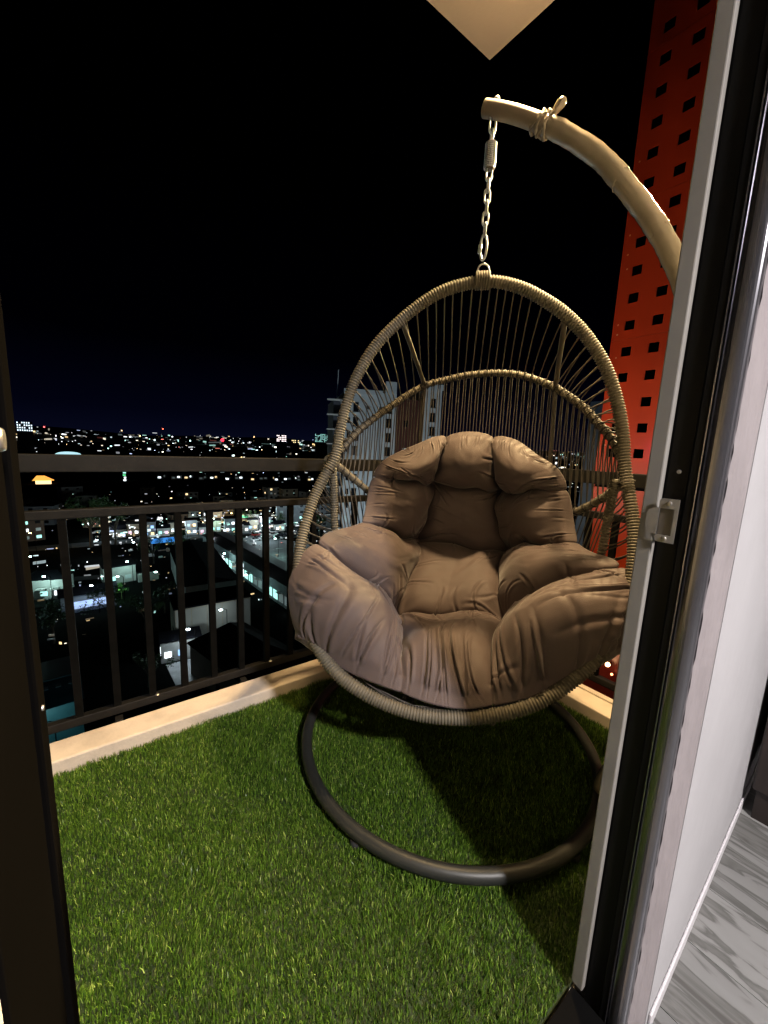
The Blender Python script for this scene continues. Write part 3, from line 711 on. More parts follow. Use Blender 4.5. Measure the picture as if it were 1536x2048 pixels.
m_tie = mat('tie_tape', (.07, .06, .05), .8)
for q in range(4):    # loose cords lying between cushion and front rim
    fa, fb = [(15.4, 19.6), (17.2, 21.4), (16.2, 20.4), (18.6, 22.6)][q]
    L = [np.array(rim_at((fa+(fb-fa)*t)/37))+np.array([0, .020+.004*q+.008*math.sin(t*6+q), .012+.006*math.sin(t*5+2*q)-.004*q]) for t in np.linspace(0, 1, 16)]
    MB().tube(spline(L, 30)-np.array([0, 0, BZ]), .0026, 5).build('loose_cord', m_tie if q % 2 else m_rope2, bs, True)

#@@CITY
# ================================================================== ORANGE PERFORATED FACADE
m_or = mat('orange_panel', (0.47, 0.047, 0.012), 0.42, var=0.14, scale=2.2, stretch=(1, 1, .25), detail=6)
m_blk = mat('void_black', (0.002, 0.002, 0.003), 0.9, spec=0.05)
m_rivet = mat('rivet', (.7, .45, .35), .4, metal=.5)
XF = 4.0; GR = -42.0
fin = tag(empty('perforated_facade', (XF, 1.0, GR)), 'tall orange red metal facade with rows of square holes beside the balcony', 'facade')
YL = 1.893; PITCHZ = .2285
hole_y = [1.750-.2225*i for i in range(7)]; HS = .041
def panel(z0, z1, rows, name='panel', m=None):
    ys = sorted({YL, YL-1.60} | {y+s*HS for y in hole_y for s in (-1, 1)}); zs_ = sorted({z0, z1} | {z+s*HS for z in rows for s in (-1, 1)})
    b = MB(); t = .012
    def ishole(ya, yb, za, zb):
        ym = (ya+yb)/2; zm = (za+zb)/2
        return any(abs(ym-y) < HS-.001 for y in hole_y) and any(abs(zm-z) < HS-.001 for z in rows)
    for ya, yb in zip(ys, ys[1:]):
        for za, zb in zip(zs_, zs_[1:]):
            if ishole(ya, yb, za, zb):
                for (p, q) in (((ya, za), (yb, za)), ((yb, za), (yb, zb)), ((yb, zb), (ya, zb)), ((ya, zb), (ya, za))):
                    b.add([(0, p[0]-1, p[1]-GR), (0, q[0]-1, q[1]-GR), (t, q[0]-1, q[1]-GR), (t, p[0]-1, p[1]-GR)], [(0, 1, 2, 3)])
            else:
                b.add([(0, ya-1, za-GR), (0, yb-1, za-GR), (0, yb-1, zb-GR), (0, ya-1, zb-GR)], [(0, 3, 2, 1)])
    for (p, q) in (((YL, z0), (YL, z1)), ((YL, z0), (YL-1.6, z0)), ((YL, z1), (YL-1.6, z1))):
        b.add([(0, p[0]-1, p[1]-GR), (0, q[0]-1, q[1]-GR), (t, q[0]-1, q[1]-GR), (t, p[0]-1, p[1]-GR)], [(0, 1, 2, 3)])
    return b.build(name, m or m_or, fin)
rv = MB().lathe([(.0005, .004), (.005, .003), (.008, 0)], n=8).mesh('rivet', m_rivet, True)
zb = .912
panel(zb, 2.133, [2.025-PITCHZ*i for i in range(5)])
z = 2.136
for k in range(5):
    panel(z, z+1.139, [2.2515+PITCHZ*(5*k+i) for i in range(5)]); z += 1.1425
panel(-.02, .778, []); panel(-.553, -.023, [], m=mat('orange_panel_shaded', (.10, .014, .010), .35, var=.3, scale=3))  # lower panels: the falloff of the floodlight is put into a darker colour
for k in range(4): panel(-.553-1.14*(k+1), -.556-1.14*k, [], m=MATS['orange_panel_shaded'])
for zz in (2.86, 3.02, 2.74, 2.27, 2.185, 1.98, 1.18, 3.6):
    o = link_mesh('rivet', rv, fin, (-.001, YL-.055-1+.01*math.sin(zz*9), zz-GR)); o.rotation_euler = (0, -math.pi/2, 0)
MB().box(.013, .28, YL-.016-1, YL-.004-1, -1-GR, 8.0-GR).build('frame_return', mat('orange_return', (.20, .02, .008), .6), fin)
MB().box(.16, .17, YL-1.6-1, YL-.02-1, -1-GR, 8.0-GR).build('void', m_blk, fin)  # black sheet stands in for the darkness behind the holes
MB().box(.006, .25, YL-1.6-1, YL-.02-1, .78-GR, .91-GR).build('dark_band', m_blk, fin)
# lower block beyond the chair
lb = tag(empty('apartment_block', (4.6, .6, GR)), 'dark reddish lower block with small lit lamps just beyond the balcony', 'building')
MB().box(0, 5, -3, .95, 0, 41.3).build('wall', mat('dark_red_wall', (.10, .025, .018), .7, var=.4, scale=3, col2=(.22, .06, .04)), lb)
for i in range(7):
    MB().box(-.10, -.002, -2.8+i*.55, -2.55+i*.55, 36, 41.2).build('pilaster', mat('red_pilaster', (.14, .03, .02), .6), lb)
def bulb(name, label, loc, r, colr, s, cat='lamp', group=None):
    t = tag(empty(name, loc), label, cat, group)
    MB().lathe([(.0005, r), (r*.7, r*.7), (r, 0), (r*.7, -r*.7), (.0005, -r)], n=10).build('bulb', glow('bulb_%s' % label[:14].replace(' ', '_'), colr, s), t, True)
    MB().box(.0, r*2.2, -r*.5, r*.5, -r*.4, r*.4).build('bracket', m_alu, t)
    return t
bulb('wall_lamp', 'small warm lamp glowing low on the dark red block', (3.93, 1.50, -.92), .022, (1, .55, .25), 14)
bulb('wall_lamp', 'fainter orange lamp just below the warm lamp on the red block', (3.95, 1.46, -1.01), .012, (1, .3, .12), 5)
t = tag(empty('wall_lamp', (3.999, 1.0, 3.55)), 'added warm spot lamp on the orange facade to brighten the curved arm', 'lamp')
MB().box(-.12, -.002, -.04, .04, -.04, .04).build('housing', m_alu, t); MB().box(-.123, -.121, -.03, .03, -.03, .03).build('lens', glow('lens_warm', (1, .75, .4), 6), t)  # fixture added out of view for the arm spot
point('wall_lamp_light', (3.85, 1.50, -.90), 0.30, (1, .5, .25), .03)
point('violet_glint_light', (3.90, 1.37, 1.14), 0.6, (.25, .12, 1.0), .02)  # violet light added to imitate a reflected glint beside the frame
bulb('wall_lamp', 'tiny violet lamp on the orange facade beside the door frame', (3.97, 1.36, 1.15), .012, (.35, .2, 1), 3)

# ================================================================== CITY
m_earth = mat('city_ground', (0.006, 0.0065, 0.006), 0.95, spec=0.0, var=0.5, scale=.03)
m_road = mat('asphalt', (0.035, 0.04, 0.043), 0.9, spec=0.05, var=0.2, scale=.4)
tag(MB().box(-9000, 9000, -3000, 15000, GR-2, GR).build('ground', m_earth), kind='structure')
hl = MB(); n_ = 60
for ring_, (rad_, hh, k1) in enumerate(((3600, 26, 1.3), (5200, 60, 2.1))):
    V = []; Fq = []
    for i in range(n_):
        a = math.radians(-25+i*130/(n_-1)); h_ = hh*(.55+.45*math.sin(i*.31*k1+ring_)+.18*math.sin(i*.9))*(1.0 if i < 30 else .6)
        for rr_, zz in ((rad_*.8, GR+.5), (rad_, h_*.6+2), (rad_*1.1, h_+2), (rad_*1.4, GR+.5)): V.append((rr_*math.sin(a), rr_*math.cos(a), zz))
    for i in range(n_-1):
        for j in range(3): Fq.append((i*4+j, i*4+j+1, i*4+5+j, i*4+4+j))
    hl.add(V, Fq)
tag(hl.build('hills', mat('hill_dark', (0.02, 0.025, 0.022), .95), smooth=True), kind='structure')
def road(a, b, wd, z=.02, m=None):
    return tag(MB().beam((a[0], a[1], GR+z), (b[0], b[1], GR+z), wd, .03).build('road', m or m_road), kind='structure')
road((58, 60), (42.5, 172), 5, .03)
tag(MB().prism([(44, 100), (62, 98), (76, 150), (60, 180), (50.5, 172)], GR+.01, GR+.06).build('car_park', mat('yard_concrete', (.16, .18, .18), .8, var=.25, scale=.25)), kind='structure')
road((-60, 196), (100, 182), 8, .08); road((62, 176), (120, 320), 7, .13); road((-20, 150), (16, 140), 4, .05)
m_roofd = mat('roof_black', (0.006, 0.006, 0.008), .9, spec=.03, var=.3, scale=.5); m_roofr = mat('roof_rust', (.016, .008, .006), .9, spec=.03, var=.4, scale=.4); m_roofp = mat('roof_mauve', (.10, .07, .075), .6, var=.25, scale=.3, stretch=(1, .15, 1))
m_roofg = mat('roof_grey', (.035, .037, .042), .8, spec=.08, var=.3, scale=.3)
WALLS = [mat('wall_white', (.50, .50, .48), .85, var=.12, scale=.6), mat('wall_cream', (.42, .37, .28), .85, var=.12, scale=.6), mat('wall_grey', (.24, .26, .28), .85, var=.15, scale=.6), mat('wall_brown', (.10, .07, .05), .85, var=.15, scale=.6)]
m_wdark = mat('window_dark', (.01, .012, .015), .15)
GL = [glow('lit_white', (.85, .95, 1.0), 1.8), glow('lit_teal', (.45, .95, .85), .9), glow('lit_warm', (1.0, .72, .36), 1.2), glow('lit_blue', (.35, .6, 1.0), .9), glow('lit_pink', (1.0, .65, .8), .7), glow('lit_dim', (.5, .62, .62), .10)]
m_glim = glow('lit_glimmer', (.7, .85, .8), .35)
WM = {}
def wmesh(m):
    if m.name not in WM: WM[m.name] = MB().box(-.5, .5, -.04, .04, -.5, .5).mesh('window', m)
    return WM[m.name]
def window(parent, x, y, z, wd, h, m, rz=0, name='window'):
    o = link_mesh(name, wmesh(m), parent, (x, y, z)); o.scale = (wd, 1, h); o.rotation_euler = (0, 0, rz); return o
def roof(kind, w_, d_, h, m, parent, z, o_=.5):
    b = MB(); x = w_/2+o_; y = d_/2+o_
    if kind == 'gable': b.add([(-x, -y, z), (x, -y, z), (x, y, z), (-x, y, z), (-x, 0, z+h), (x, 0, z+h)], [(0, 3, 2, 1), (0, 1, 5, 4), (2, 3, 4, 5), (0, 4, 3), (1, 2, 5)])
    elif kind == 'gable_y': b.add([(-x, -y, z), (x, -y, z), (x, y, z), (-x, y, z), (0, -y, z+h), (0, y, z+h)], [(0, 3, 2, 1), (0, 1, 4), (1, 2, 5, 4), (2, 3, 5), (3, 0, 4, 5)])
    elif kind == 'hip': k = min(x, y)*.8; b.add([(-x, -y, z), (x, -y, z), (x, y, z), (-x, y, z), (0, -y+k, z+h), (0, y-k, z+h)] if y > x else [(-x, -y, z), (x, -y, z), (x, y, z), (-x, y, z), (-x+k, 0, z+h), (x-k, 0, z+h)],
        [(0, 3, 2, 1)]+([(0, 1, 4), (1, 2, 5, 4), (2, 3, 5), (3, 0, 4, 5)] if y > x else [(0, 1, 5, 4), (1, 2, 5), (2, 3, 4, 5), (3, 0, 4)]))
    else: b.box(-x+o_*.5, x-o_*.5, -y+o_*.5, y-o_*.5, z+.002, z+.35)
    return b.build('roof', m, parent)
def house(label, cx, cy, w_, d_, h, rz, kind='gable', wm_=None, rm=None, lit=(), group=None, cat='house', nw=3, floors=None, z0=GR, rh=None):
    t = tag(empty('house' if cat == 'house' else 'building', (cx, cy, z0), rz), label, cat, group)
    MB().box(-w_/2, w_/2, -d_/2, d_/2, 0, h).build('wall', wm_ or WALLS[0], t)
    roof(kind, w_, d_, rh or min(w_, d_)*.28, rm or m_roofd, t, h)
    fl_n = floors or max(1, int(h/3)); li = 0
    for f in range(fl_n):
        for i in range(nw):
            m = lit[li % len(lit)] if lit else m_wdark; li += 1
            window(t, -w_/2+w_*(i+.5)/nw, -d_/2-.03, f*3+1.6, min(1.6, w_/nw*.5), 1.2, m)
        window(t, -w_/2-.03, 0, f*3+1.6, 1.4, 1.2, lit[li % len(lit)] if lit else m_wdark, math.pi/2)
    return t
D_ = m_wdark
# -- landmark buildings near the tower
t = house('long narrow lit shop building with mauve roof beside the lit yard', 41.2, 122, 8.5, 78, 6.6, math.radians(4.5), 'gable_y', WALLS[2], m_roofp, cat='building', nw=2, lit=(GL[0], GL[3]), rh=.8)
for i in range(22):
    window(t, -4.32, -36+i*3.3, 2.2, 2.4, 2.4, [GL[1], GL[5], GL[0], GL[1], GL[5]][(i*7) % 5], math.pi/2, 'shop_window')
    if i % 2: MB().box(-5.4, -4.35, -37+i*3.3, -34.8+i*3.3, 3.7, 3.85).build('awning', WALLS[0], t)
t = house('wide black roofed hall between the balusters left of the long shops', 24.6, 122, 12, 42, 7.6, math.radians(-4), 'gable_y', WALLS[2], m_roofd, cat='building', nw=4, lit=(D_, GL[5], GL[1], D_), rh=1.6)
t = house('low hall with pale panelled wall and flat black roof', 20.5, 91.5, 15.6, 8.0, 7.6, math.radians(-2), 'flat', WALLS[1], m_roofd, cat='building', nw=1, lit=(D_,), floors=1)
pm_ = MB().box(-1.44, 1.44, -.08, .0, .2, 7.3).mesh('wall_panel', mat('pale_panel', (.40, .39, .34), .8, var=.06, scale=.5))
for i in range(5): link_mesh('wall_panel', pm_, t, (-6.2+i*3.1, -4.01, 0))
t = house('brown gabled house with big dark rust roof just under the railing', 20.6, 66, 11, 20, 6.2, math.radians(14), 'hip', WALLS[3], m_roofr, cat='house', nw=3, lit=(D_,), rh=3.6)
t = house('white lit garage with a blue window behind the lower bars', 12.6, 82.6, 7, 4, 4.2, math.radians(-6), 'flat', WALLS[0], m_roofd, cat='building', nw=3, lit=(GL[0], GL[3], GL[0]))
tag(MB().prism([(10, 70), (16.2, 70), (18, 80), (9.5, 80)], GR+.01, GR+.08).build('patio', mat('patio_tiles', (.45, .45, .45), .7, var=.2, scale=.8)), kind='structure')
t = house('white building with a green sign at the end of the yard', 68.6, 206, 13, 8, 5.6, math.radians(-20), 'flat', WALLS[0], m_roofd, cat='building', nw=3, lit=(D_, D_, GL[5]))
MB().box(-6.2, -2.4, -4.35, -4.15, 3.0, 5.0).build('sign', glow('green_sign', (.12, .75, .42), .8), t)
t = house('tall grey warehouse behind the lit yard', 88, 196, 20, 14, 13, math.radians(-20), 'flat', WALLS[2], m_roofg, cat='building', nw=4, lit=(D_, GL[1], D_, GL[5], D_))
t = house('small white house with bright arched porch at the far left', -10.4, 133.5, 9, 6, 5.4, math.radians(-18), 'hip', WALLS[0], m_roofd, nw=3, lit=(GL[5], GL[1], GL[0]))
for i in range(3): MB().box(-3.9+i*2.8, -2.1+i*2.8, -4.6, -3.1, 3.0, 3.3).build('porch_roof', WALLS[0], t)
t = house('house with long blue white lit carport awning', -2, 119.5, 11, 5, 4.4, math.radians(3), 'gable', WALLS[2], m_roofd, nw=3, lit=(GL[5], D_))
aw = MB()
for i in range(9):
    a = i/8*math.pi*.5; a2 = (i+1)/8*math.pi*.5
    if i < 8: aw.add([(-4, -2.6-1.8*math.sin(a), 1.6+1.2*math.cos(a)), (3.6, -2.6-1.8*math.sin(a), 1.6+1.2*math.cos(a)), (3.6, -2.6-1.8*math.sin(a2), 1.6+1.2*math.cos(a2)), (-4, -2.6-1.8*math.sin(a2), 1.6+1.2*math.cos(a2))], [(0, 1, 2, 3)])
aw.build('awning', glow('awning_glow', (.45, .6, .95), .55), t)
t = house('house wrapped round a pale lit courtyard', 5.2, 139, 8, 7, 5, math.radians(6), 'flat', WALLS[0], m_roofd, nw=2, lit=(GL[1], GL[5]))
MB().box(4.1, 9.5, -6, -5.2, 0, 2.4).build('courtyard_wall', WALLS[0], t)
t = tag(empty('building', (-5.4, 69.6, GR), math.radians(4)), 'teal blue metal roofed shed in the dark lower left corner', 'building')
m_teal = mat('teal_sheet', (.035, .12, .155), .5, var=.25, scale=.4); m_teal2 = mat('teal_sheet_light', (.05, .21, .27), .5, var=.2, scale=.4)
MB().box(-2.2, 2.2, -6.4, 6.2, 0, 7.4).build('wall', m_teal, t)
MB().add([(-2.5, -.6, 8.4), (2.5, -.6, 8.4), (2.5, 6.5, 8.0), (-2.5, 6.5, 8.0), (-2.5, -.6, 8.2), (2.5, -.6, 8.2)], [(0, 1, 2, 3), (0, 4, 5, 1)]).build('upper_roof', m_teal, t)
MB().add([(-2.3, -6.8, 7.45), (2.5, -6.8, 7.45), (2.5, -.7, 7.9), (-2.3, -.7, 7.9)], [(0, 1, 2, 3)]).build('lower_roof', m_teal2, t)
for i in range(3): MB().box(-1.8+i*1.4, -1.2+i*1.4, -2.4, -1.6, 7.86, 7.95).build('skylight', mat('skylight', (.3, .45, .5), .3), t)
# shops by the main road
SC = [GL[0], GL[4], GL[3], GL[1], GL[0], GL[2], GL[4], GL[1]]
for i in range(13):
    x = 9+i*5.4; y = 201-i*1.2+3*math.sin(i*2)
    lab = ['white', 'pink', 'blue', 'teal', 'pale', 'amber', 'rosy', 'green'][i % 8]
    house('roadside shop with %s lit front%s' % (lab, [' at the left end of the lit row', ' second from the left in the lit row', ' third from the left in the lit row', ' under the fourth baluster', ' left of the middle of the lit row', ' in the middle of the lit row', ' right of the middle of the lit row', ' eighth along the lit row', ' under the amber street lamp', ' just right of the amber street lamp', ' near the yard entrance', ' facing the lit yard', ' at the right end of the lit row'][i]), x, y, 4.8, 5, 3.6+1.6*(i % 3), math.radians(-8), 'flat' if i % 3 else 'gable', WALLS[i % 3], [m_roofd, m_roofg, m_roofr][i % 3], lit=(SC[i % 8], SC[(i+3) % 8], GL[5]), cat='shop', nw=2, group='shops along the main road' )
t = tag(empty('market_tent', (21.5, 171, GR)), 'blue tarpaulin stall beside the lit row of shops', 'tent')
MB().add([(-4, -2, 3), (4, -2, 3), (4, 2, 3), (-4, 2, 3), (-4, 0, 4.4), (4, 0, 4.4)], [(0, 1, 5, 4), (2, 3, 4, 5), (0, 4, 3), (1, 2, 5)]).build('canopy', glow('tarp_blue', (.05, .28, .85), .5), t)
for sx in (-3.8, 3.8):
    for sy in (-1.8, 1.8): MB().box(sx-.06, sx+.06, sy-.06, sy+.06, 0, 2.99).build('pole', WALLS[0], t)
# parked cars in the lit lot
def car(label, x, y, rz, m, src=None):
    t = tag(empty('parked_car', (x, y, GR+.06), rz), label, 'car', 'cars parked in the lit yard')
    if src:
        for c_ in src.children:
            q = c_.copy(); COL.objects.link(q); q.parent = t
            if m and q.name.startswith('body'): q.data = q.data.copy(); q.data.materials[0] = m
        return t
    b = MB().add([(x_, y_, z_) for y_ in (-.88, .88) for x_, z_ in ((-2.2, .35), (2.2, .35), (2.2, .8), (1.2, .95), (-1.9, 1.0), (-2.2, .85))],
        [(0, 1, 2, 3, 4, 5), (11, 10, 9, 8, 7, 6), (0, 6, 7, 1), (1, 7, 8, 2), (2, 8, 9, 3), (3, 9, 10, 4), (4, 10, 11, 5), (5, 11, 6, 0)])
    b.build('body', m, t)
    MB().add([(-1.7, -.8, 1.0), (1.1, -.8, .96), (.5, -.68, 1.45), (-1.2, -.68, 1.45), (-1.7, .8, 1.0), (1.1, .8, .96), (.5, .68, 1.45), (-1.2, .68, 1.45)], [(0, 1, 2, 3), (7, 6, 5, 4), (3, 2, 6, 7), (1, 5, 6, 2), (0, 3, 7, 4)]).build('cabin', m_wdark, t)
    for sx in (-1.35, 1.35):
        for sy in (-.8, .8):
            wv = MB().lathe([(.0005, -.1), (.33, -.1), (.33, .1), (.0005, .1)], n=12); wv.v = [(p[0]+sx, p[2]+sy, p[1]+.33) for p in wv.v]; wv.build('wheel', m_blk, t)
    return t
CM = [mat('car_white', (.7, .7, .7), .3), mat('car_silver', (.4, .42, .45), .3, metal=.5), mat('car_dark', (.03, .03, .04), .3), mat('car_red', (.4, .03, .02), .3)]
c0_ = car('white car parked in the lit yard', 57, 168, .3, CM[0])
for i in range(13):
    k = [1, 0, 2, 0, 1, 3, 0, 0, 2, 1, 0, 1, 0][i]
    car('%s car parked in the lit yard' % ['white', 'silver', 'dark', 'red'][k], 59+(i % 5)*3.6+(i//5)*1.4, 171+(i//5)*6-(i % 5)*1.5, .3+.1*math.sin(i)+(1.5 if i > 9 else 0), CM[k], c0_)
# scattered houses
HK = ['gable', 'hip', 'flat', 'gable_y']
hero = [(41, 122, 44), (24, 122, 24), (20, 91, 11), (20, 66, 14), (12, 80, 9), (69, 206, 12), (88, 196, 16), (-10, 133, 8), (-2, 119, 8), (5, 139, 8), (-5, 70, 8), (60, 140, 30), (60, 172, 24), (55, 70, 16), (-5, 180, 22), (22, 171, 7), (45, 45, 12), (0, 95, 16), (9, 88, 9), (3, 83, 9)]
cnt = 0
def placed(x, y, r_=7):
    if abs(y-(196-(x+60)*.0875)) < 8 and -60 < x < 100: return True
    if any((x-a)**2+(y-b)**2 < (r_+c_ if c_ < 30 else c_*.55+r_)**2 for a, b, c_ in hero): return True
    return False
hs = []
for i in range(420):
    azr = math.radians(RNG.uniform(-9, 66)); d = 75+260*RNG.random()**1.1
    x = d*math.sin(azr); y = d*math.cos(azr)
    if placed(x, y) or any((x-a)**2+(y-b)**2 < 150 for a, b in hs): continue
    hs.append((x, y))
    if len(hs) > 84: break
LAB = ['dark gabled house seen among the night houses below', 'dark hip roofed house seen among the night houses below', 'flat roofed house with black roof among the houses below', 'small gabled house with lit end window below']
for i, (x, y) in enumerate(hs):
    k = int(RNG.integers(4)); litn = RNG.random()
    lit = (D_,) if litn < .45 else tuple(RNG.choice([5, 9, 9, 9] if y < 150 else [0, 1, 2, 5, 5, 5, 9, 9, 9]) for _ in range(5))
    lit = tuple(D_ if q is D_ or (not isinstance(q, bpy.types.Material) and q == 9) else (q if isinstance(q, bpy.types.Material) else GL[int(q)]) for q in lit)
    wi = int(RNG.integers(4)); ri = int(RNG.integers(4))
    lab = '%s walled %s with %s roof and %s among the houses below' % (['white', 'cream', 'grey', 'brown'][wi], ['gabled house', 'hip roofed house', 'flat topped house', 'end gabled house'][k], ['black', 'sooty', 'rust', 'grey'][ri], 'dark windows' if litn < .45 else 'some lit windows')
    hh_ = house(lab, x, y, RNG.uniform(7, 12), RNG.uniform(6, 10), RNG.choice([3.4, 6.2, 6.4, 9.0]), RNG.uniform(-.5, .5), HK[k], WALLS[wi], [m_roofd, m_roofd, m_roofr, m_roofg][ri], lit, 'houses of the town at night', nw=int(RNG.integers(2, 4)))
    if y < 190 and i % 5 < 2:
        for q in range(4):
            wq = RNG.uniform(.5, 1.8); xq = RNG.uniform(-3.2, 3.2); zq = RNG.uniform(.4, 2.4)
            MB().box(xq-wq, xq+wq, -5.2-RNG.uniform(.1, 1.5), -5.05, zq, zq+RNG.uniform(.25, .9)).build('glow_patch', [GL[1], GL[5], m_glim, GL[0]][q if i % 3 else (q+1) % 3], hh_)  # glowing slabs stand in for patches of light under the eaves
for i, (x, y) in enumerate(hs):
    if i % 4 == 0 and y < 230: point('house_fill_light', (x+3*math.sin(i), y-6.5, GR+2.8), RNG.uniform(40, 170), [(.6, 1, .92), (.8, .95, 1), (1, .8, .5), (.6, .8, 1)][(i//4) % 4], .15)  # point lights added to brighten house fronts, no fixtures
# terraced white houses in a lit row further out
def far_house(x, y, label, group, w_, h, wm_, lit=None, rz=0.0):
    t = tag(empty('house', (x, y, GR), rz), label, 'house', group)
    MB().box(-w_/2, w_/2, -4, 4, 0, h).build('wall', wm_, t)
    roof('gable', w_, 8, 2.4, m_roofg, t, h)
    window(t, 0, -4.05, h*.55, w_*.6, h*.4, lit or GL[5]); return t
m_lw = mat('lit_wall', (.6, .6, .58), .8)
for i in range(30):
    f = i/29; x = 60+f*175; y = 470-f*62+(14 if i % 2 else 0)+6*math.sin(i*1.7)
    far_house(x, y, 'small pale house in the distant lit row under the top rail', 'distant row of pale houses', 4.5, 3.6, m_lw, [GL[0], GL[5], GL[2], GL[5], GL[0]][(i*3) % 5], -.35)
# street lamps
lampm = {}
def street_lamp(x, y, colk, energy, h=7.0, z0=GR, first=[None]):
    cols = {'white': (.75, .92, 1.0), 'warm': (1.0, .62, .25), 'teal': (.6, 1, .92)}
    nm = {'white': 'white glowing street lamp on a thin pole in the town', 'warm': 'amber glowing street lamp on a thin pole in the town', 'teal': 'greenish glowing street lamp on a thin pole in the town'}
    t = tag(empty('street_lamp', (x, y, z0)), nm[colk], 'street lamp', 'street lamps of the town')
    if colk not in lampm:
        lampm[colk] = (MB().tube([(0, 0, 0), (0, 0, h), (-.4, 0, h+.3), (-1.0, 0, h+.35)], .07, 6).mesh('pole', m_alub), MB().box(-1.5, -.9, -.22, .22, h+.15, h+.30).mesh('lamp_head', glow('lamp_%s' % colk, cols[colk], 22)))
    link_mesh('pole', lampm[colk][0], t); link_mesh('lamp_head', lampm[colk][1], t)
    point('street_light', (x-1.2, y, z0+h-.3), energy, cols[colk], .25)
for (x, y, k, en) in [(57, 200, 'warm', 2600), (74, 197, 'white', 2600), (60, 165, 'white', 1700), (56, 140, 'teal', 900), (52, 115, 'teal', 500), (5.2, 198, 'white', 2200), (19.5, 199, 'warm', 1400), (33, 186, 'white', 1600), (46, 189, 'teal', 1800), (66, 184, 'white', 2200),
                      (33.6, 104, 'teal', 300), (34.4, 128, 'teal', 500), (36.6, 152, 'white', 700), (14.5, 78, 'white', 520), (22, 84, 'white', 90), (-9.5, 127, 'teal', 800), (.0, 114, 'white', 260), (8.5, 132, 'teal', 520), (-5.5, 60, 'teal', 160), (5.5, 118.5, 'teal', 200), (19, 102, 'teal', 160),
                      (-17, 186, 'warm', 300), (-7, 184, 'warm', 260), (-14, 150, 'teal', 420), (12, 156, 'white', 380), (26, 164, 'teal', 420), (2, 165, 'white', 420), (14, 118, 'teal', 160), (50, 96, 'teal', 320), (56, 118, 'white', 500), (-12, 108, 'teal', 160), (82, 172, 'white', 2400), (105, 190, 'white', 2000), (118, 150, 'teal', 1600), (92, 128, 'white', 900)]:
    street_lamp(x, y, k, en)
# trees
def tree_meshes():
    o = []
    for s in range(3):
        R = np.random.default_rng(50+s); Vv = []; Ff = []
        cl = [(R.normal(0, 1.5), R.normal(0, 1.5), 4.5+R.uniform(0, 3.2), R.uniform(.7, 1.5)) for _ in range(9)]
        for (a, b_, c_, r_) in cl:
            for q in range(90):
                d = R.normal(0, 1, 3); d /= np.linalg.norm(d); p = np.array([a, b_, c_])+d*r_*R.uniform(.5, 1.05)
                u = R.normal(0, 1, 3); u /= np.linalg.norm(u); v_ = np.cross(u, d); sz = R.uniform(.14, .32); n0 = len(Vv)
                Vv += [tuple(p+u*sz), tuple(p+v_*sz*.5), tuple(p-u*sz), tuple(p-v_*sz*.5)]; Ff.append((n0, n0+1, n0+2, n0+3))
        b = MB(); b.add(Vv, Ff); cm = b.mesh('crown', mat('leaf_green', (.045, .10, .03), .6, var=.4, scale=1.5))
        tb = MB().tube([(0, 0, 0), (.1, 0, 2), (0, .1, 4.4)], [.25, .2, .12], 7)
        for (a, b_, c_, r_) in cl[:5]: tb.tube([(0, .05, 3.0), (a*.5, b_*.5, (c_+3)/2), (a, b_, c_)], [.12, .08, .03], 5)
        o.append((cm, tb.mesh('trunk', mat('bark', (.10, .08, .06), .9))))
    return o
TM = tree_meshes()
def tree(x, y, s, label, group='trees between the town houses', k=0, sz=None):
    t = tag(empty('tree', (x, y, GR), RNG.uniform(0, 6)), label, 'tree', group); t.scale = (s, s, sz or s)
    link_mesh('crown', TM[k][0], t); link_mesh('trunk', TM[k][1], t); return t
for i, (x, y, s) in enumerate([(3, 190, 2.2), (-1, 186, 2.4), (7, 186, 2.0), (5, 121.6, .55), (3.9, 122.6, .5), (50, 168, .7), (48, 158, .6), (36, 160, .6), (62, 194, 1.1), (76, 187, 1.0), (8, 97, 1.0), (2, 104, 1.1), (-8, 101, 1.1), (13, 106, .9), (6, 74, .8), (25, 158, 1.2), (16, 152, 1.1), (84, 160, 1.3), (104, 140, 1.3)]):
    tree(x, y, s, ['big leafy tree under the bluish street lamp at the left', 'tall tree leftmost of the clump by the main road', 'tree at the right of the clump by the main road', 'small bush lit green beside the carport', 'tiny shrub in front of the green lit bush', 'low tree at the near end of the lit yard', 'low tree along the long shop building', 'small tree between the hall and the long shops', 'tree in front of the white building with green sign', 'tree right of the white building with green sign', 'dark tree left of the pale panelled hall', 'dark tree in the middle of the black lots', 'dark tree below the long carport awning', 'tree behind the pale panelled hall', 'small tree near the teal shed', 'dark tree beyond the wide black roofed hall', 'dark tree at the left end of the black roofed hall', 'tree in front of the grey warehouse', 'tree at the right edge of the lit yard'][i], k=i % 3)
point('garden_light', (4.5, 120.0, GR+3.2), 160, (.35, 1, .3), .2)

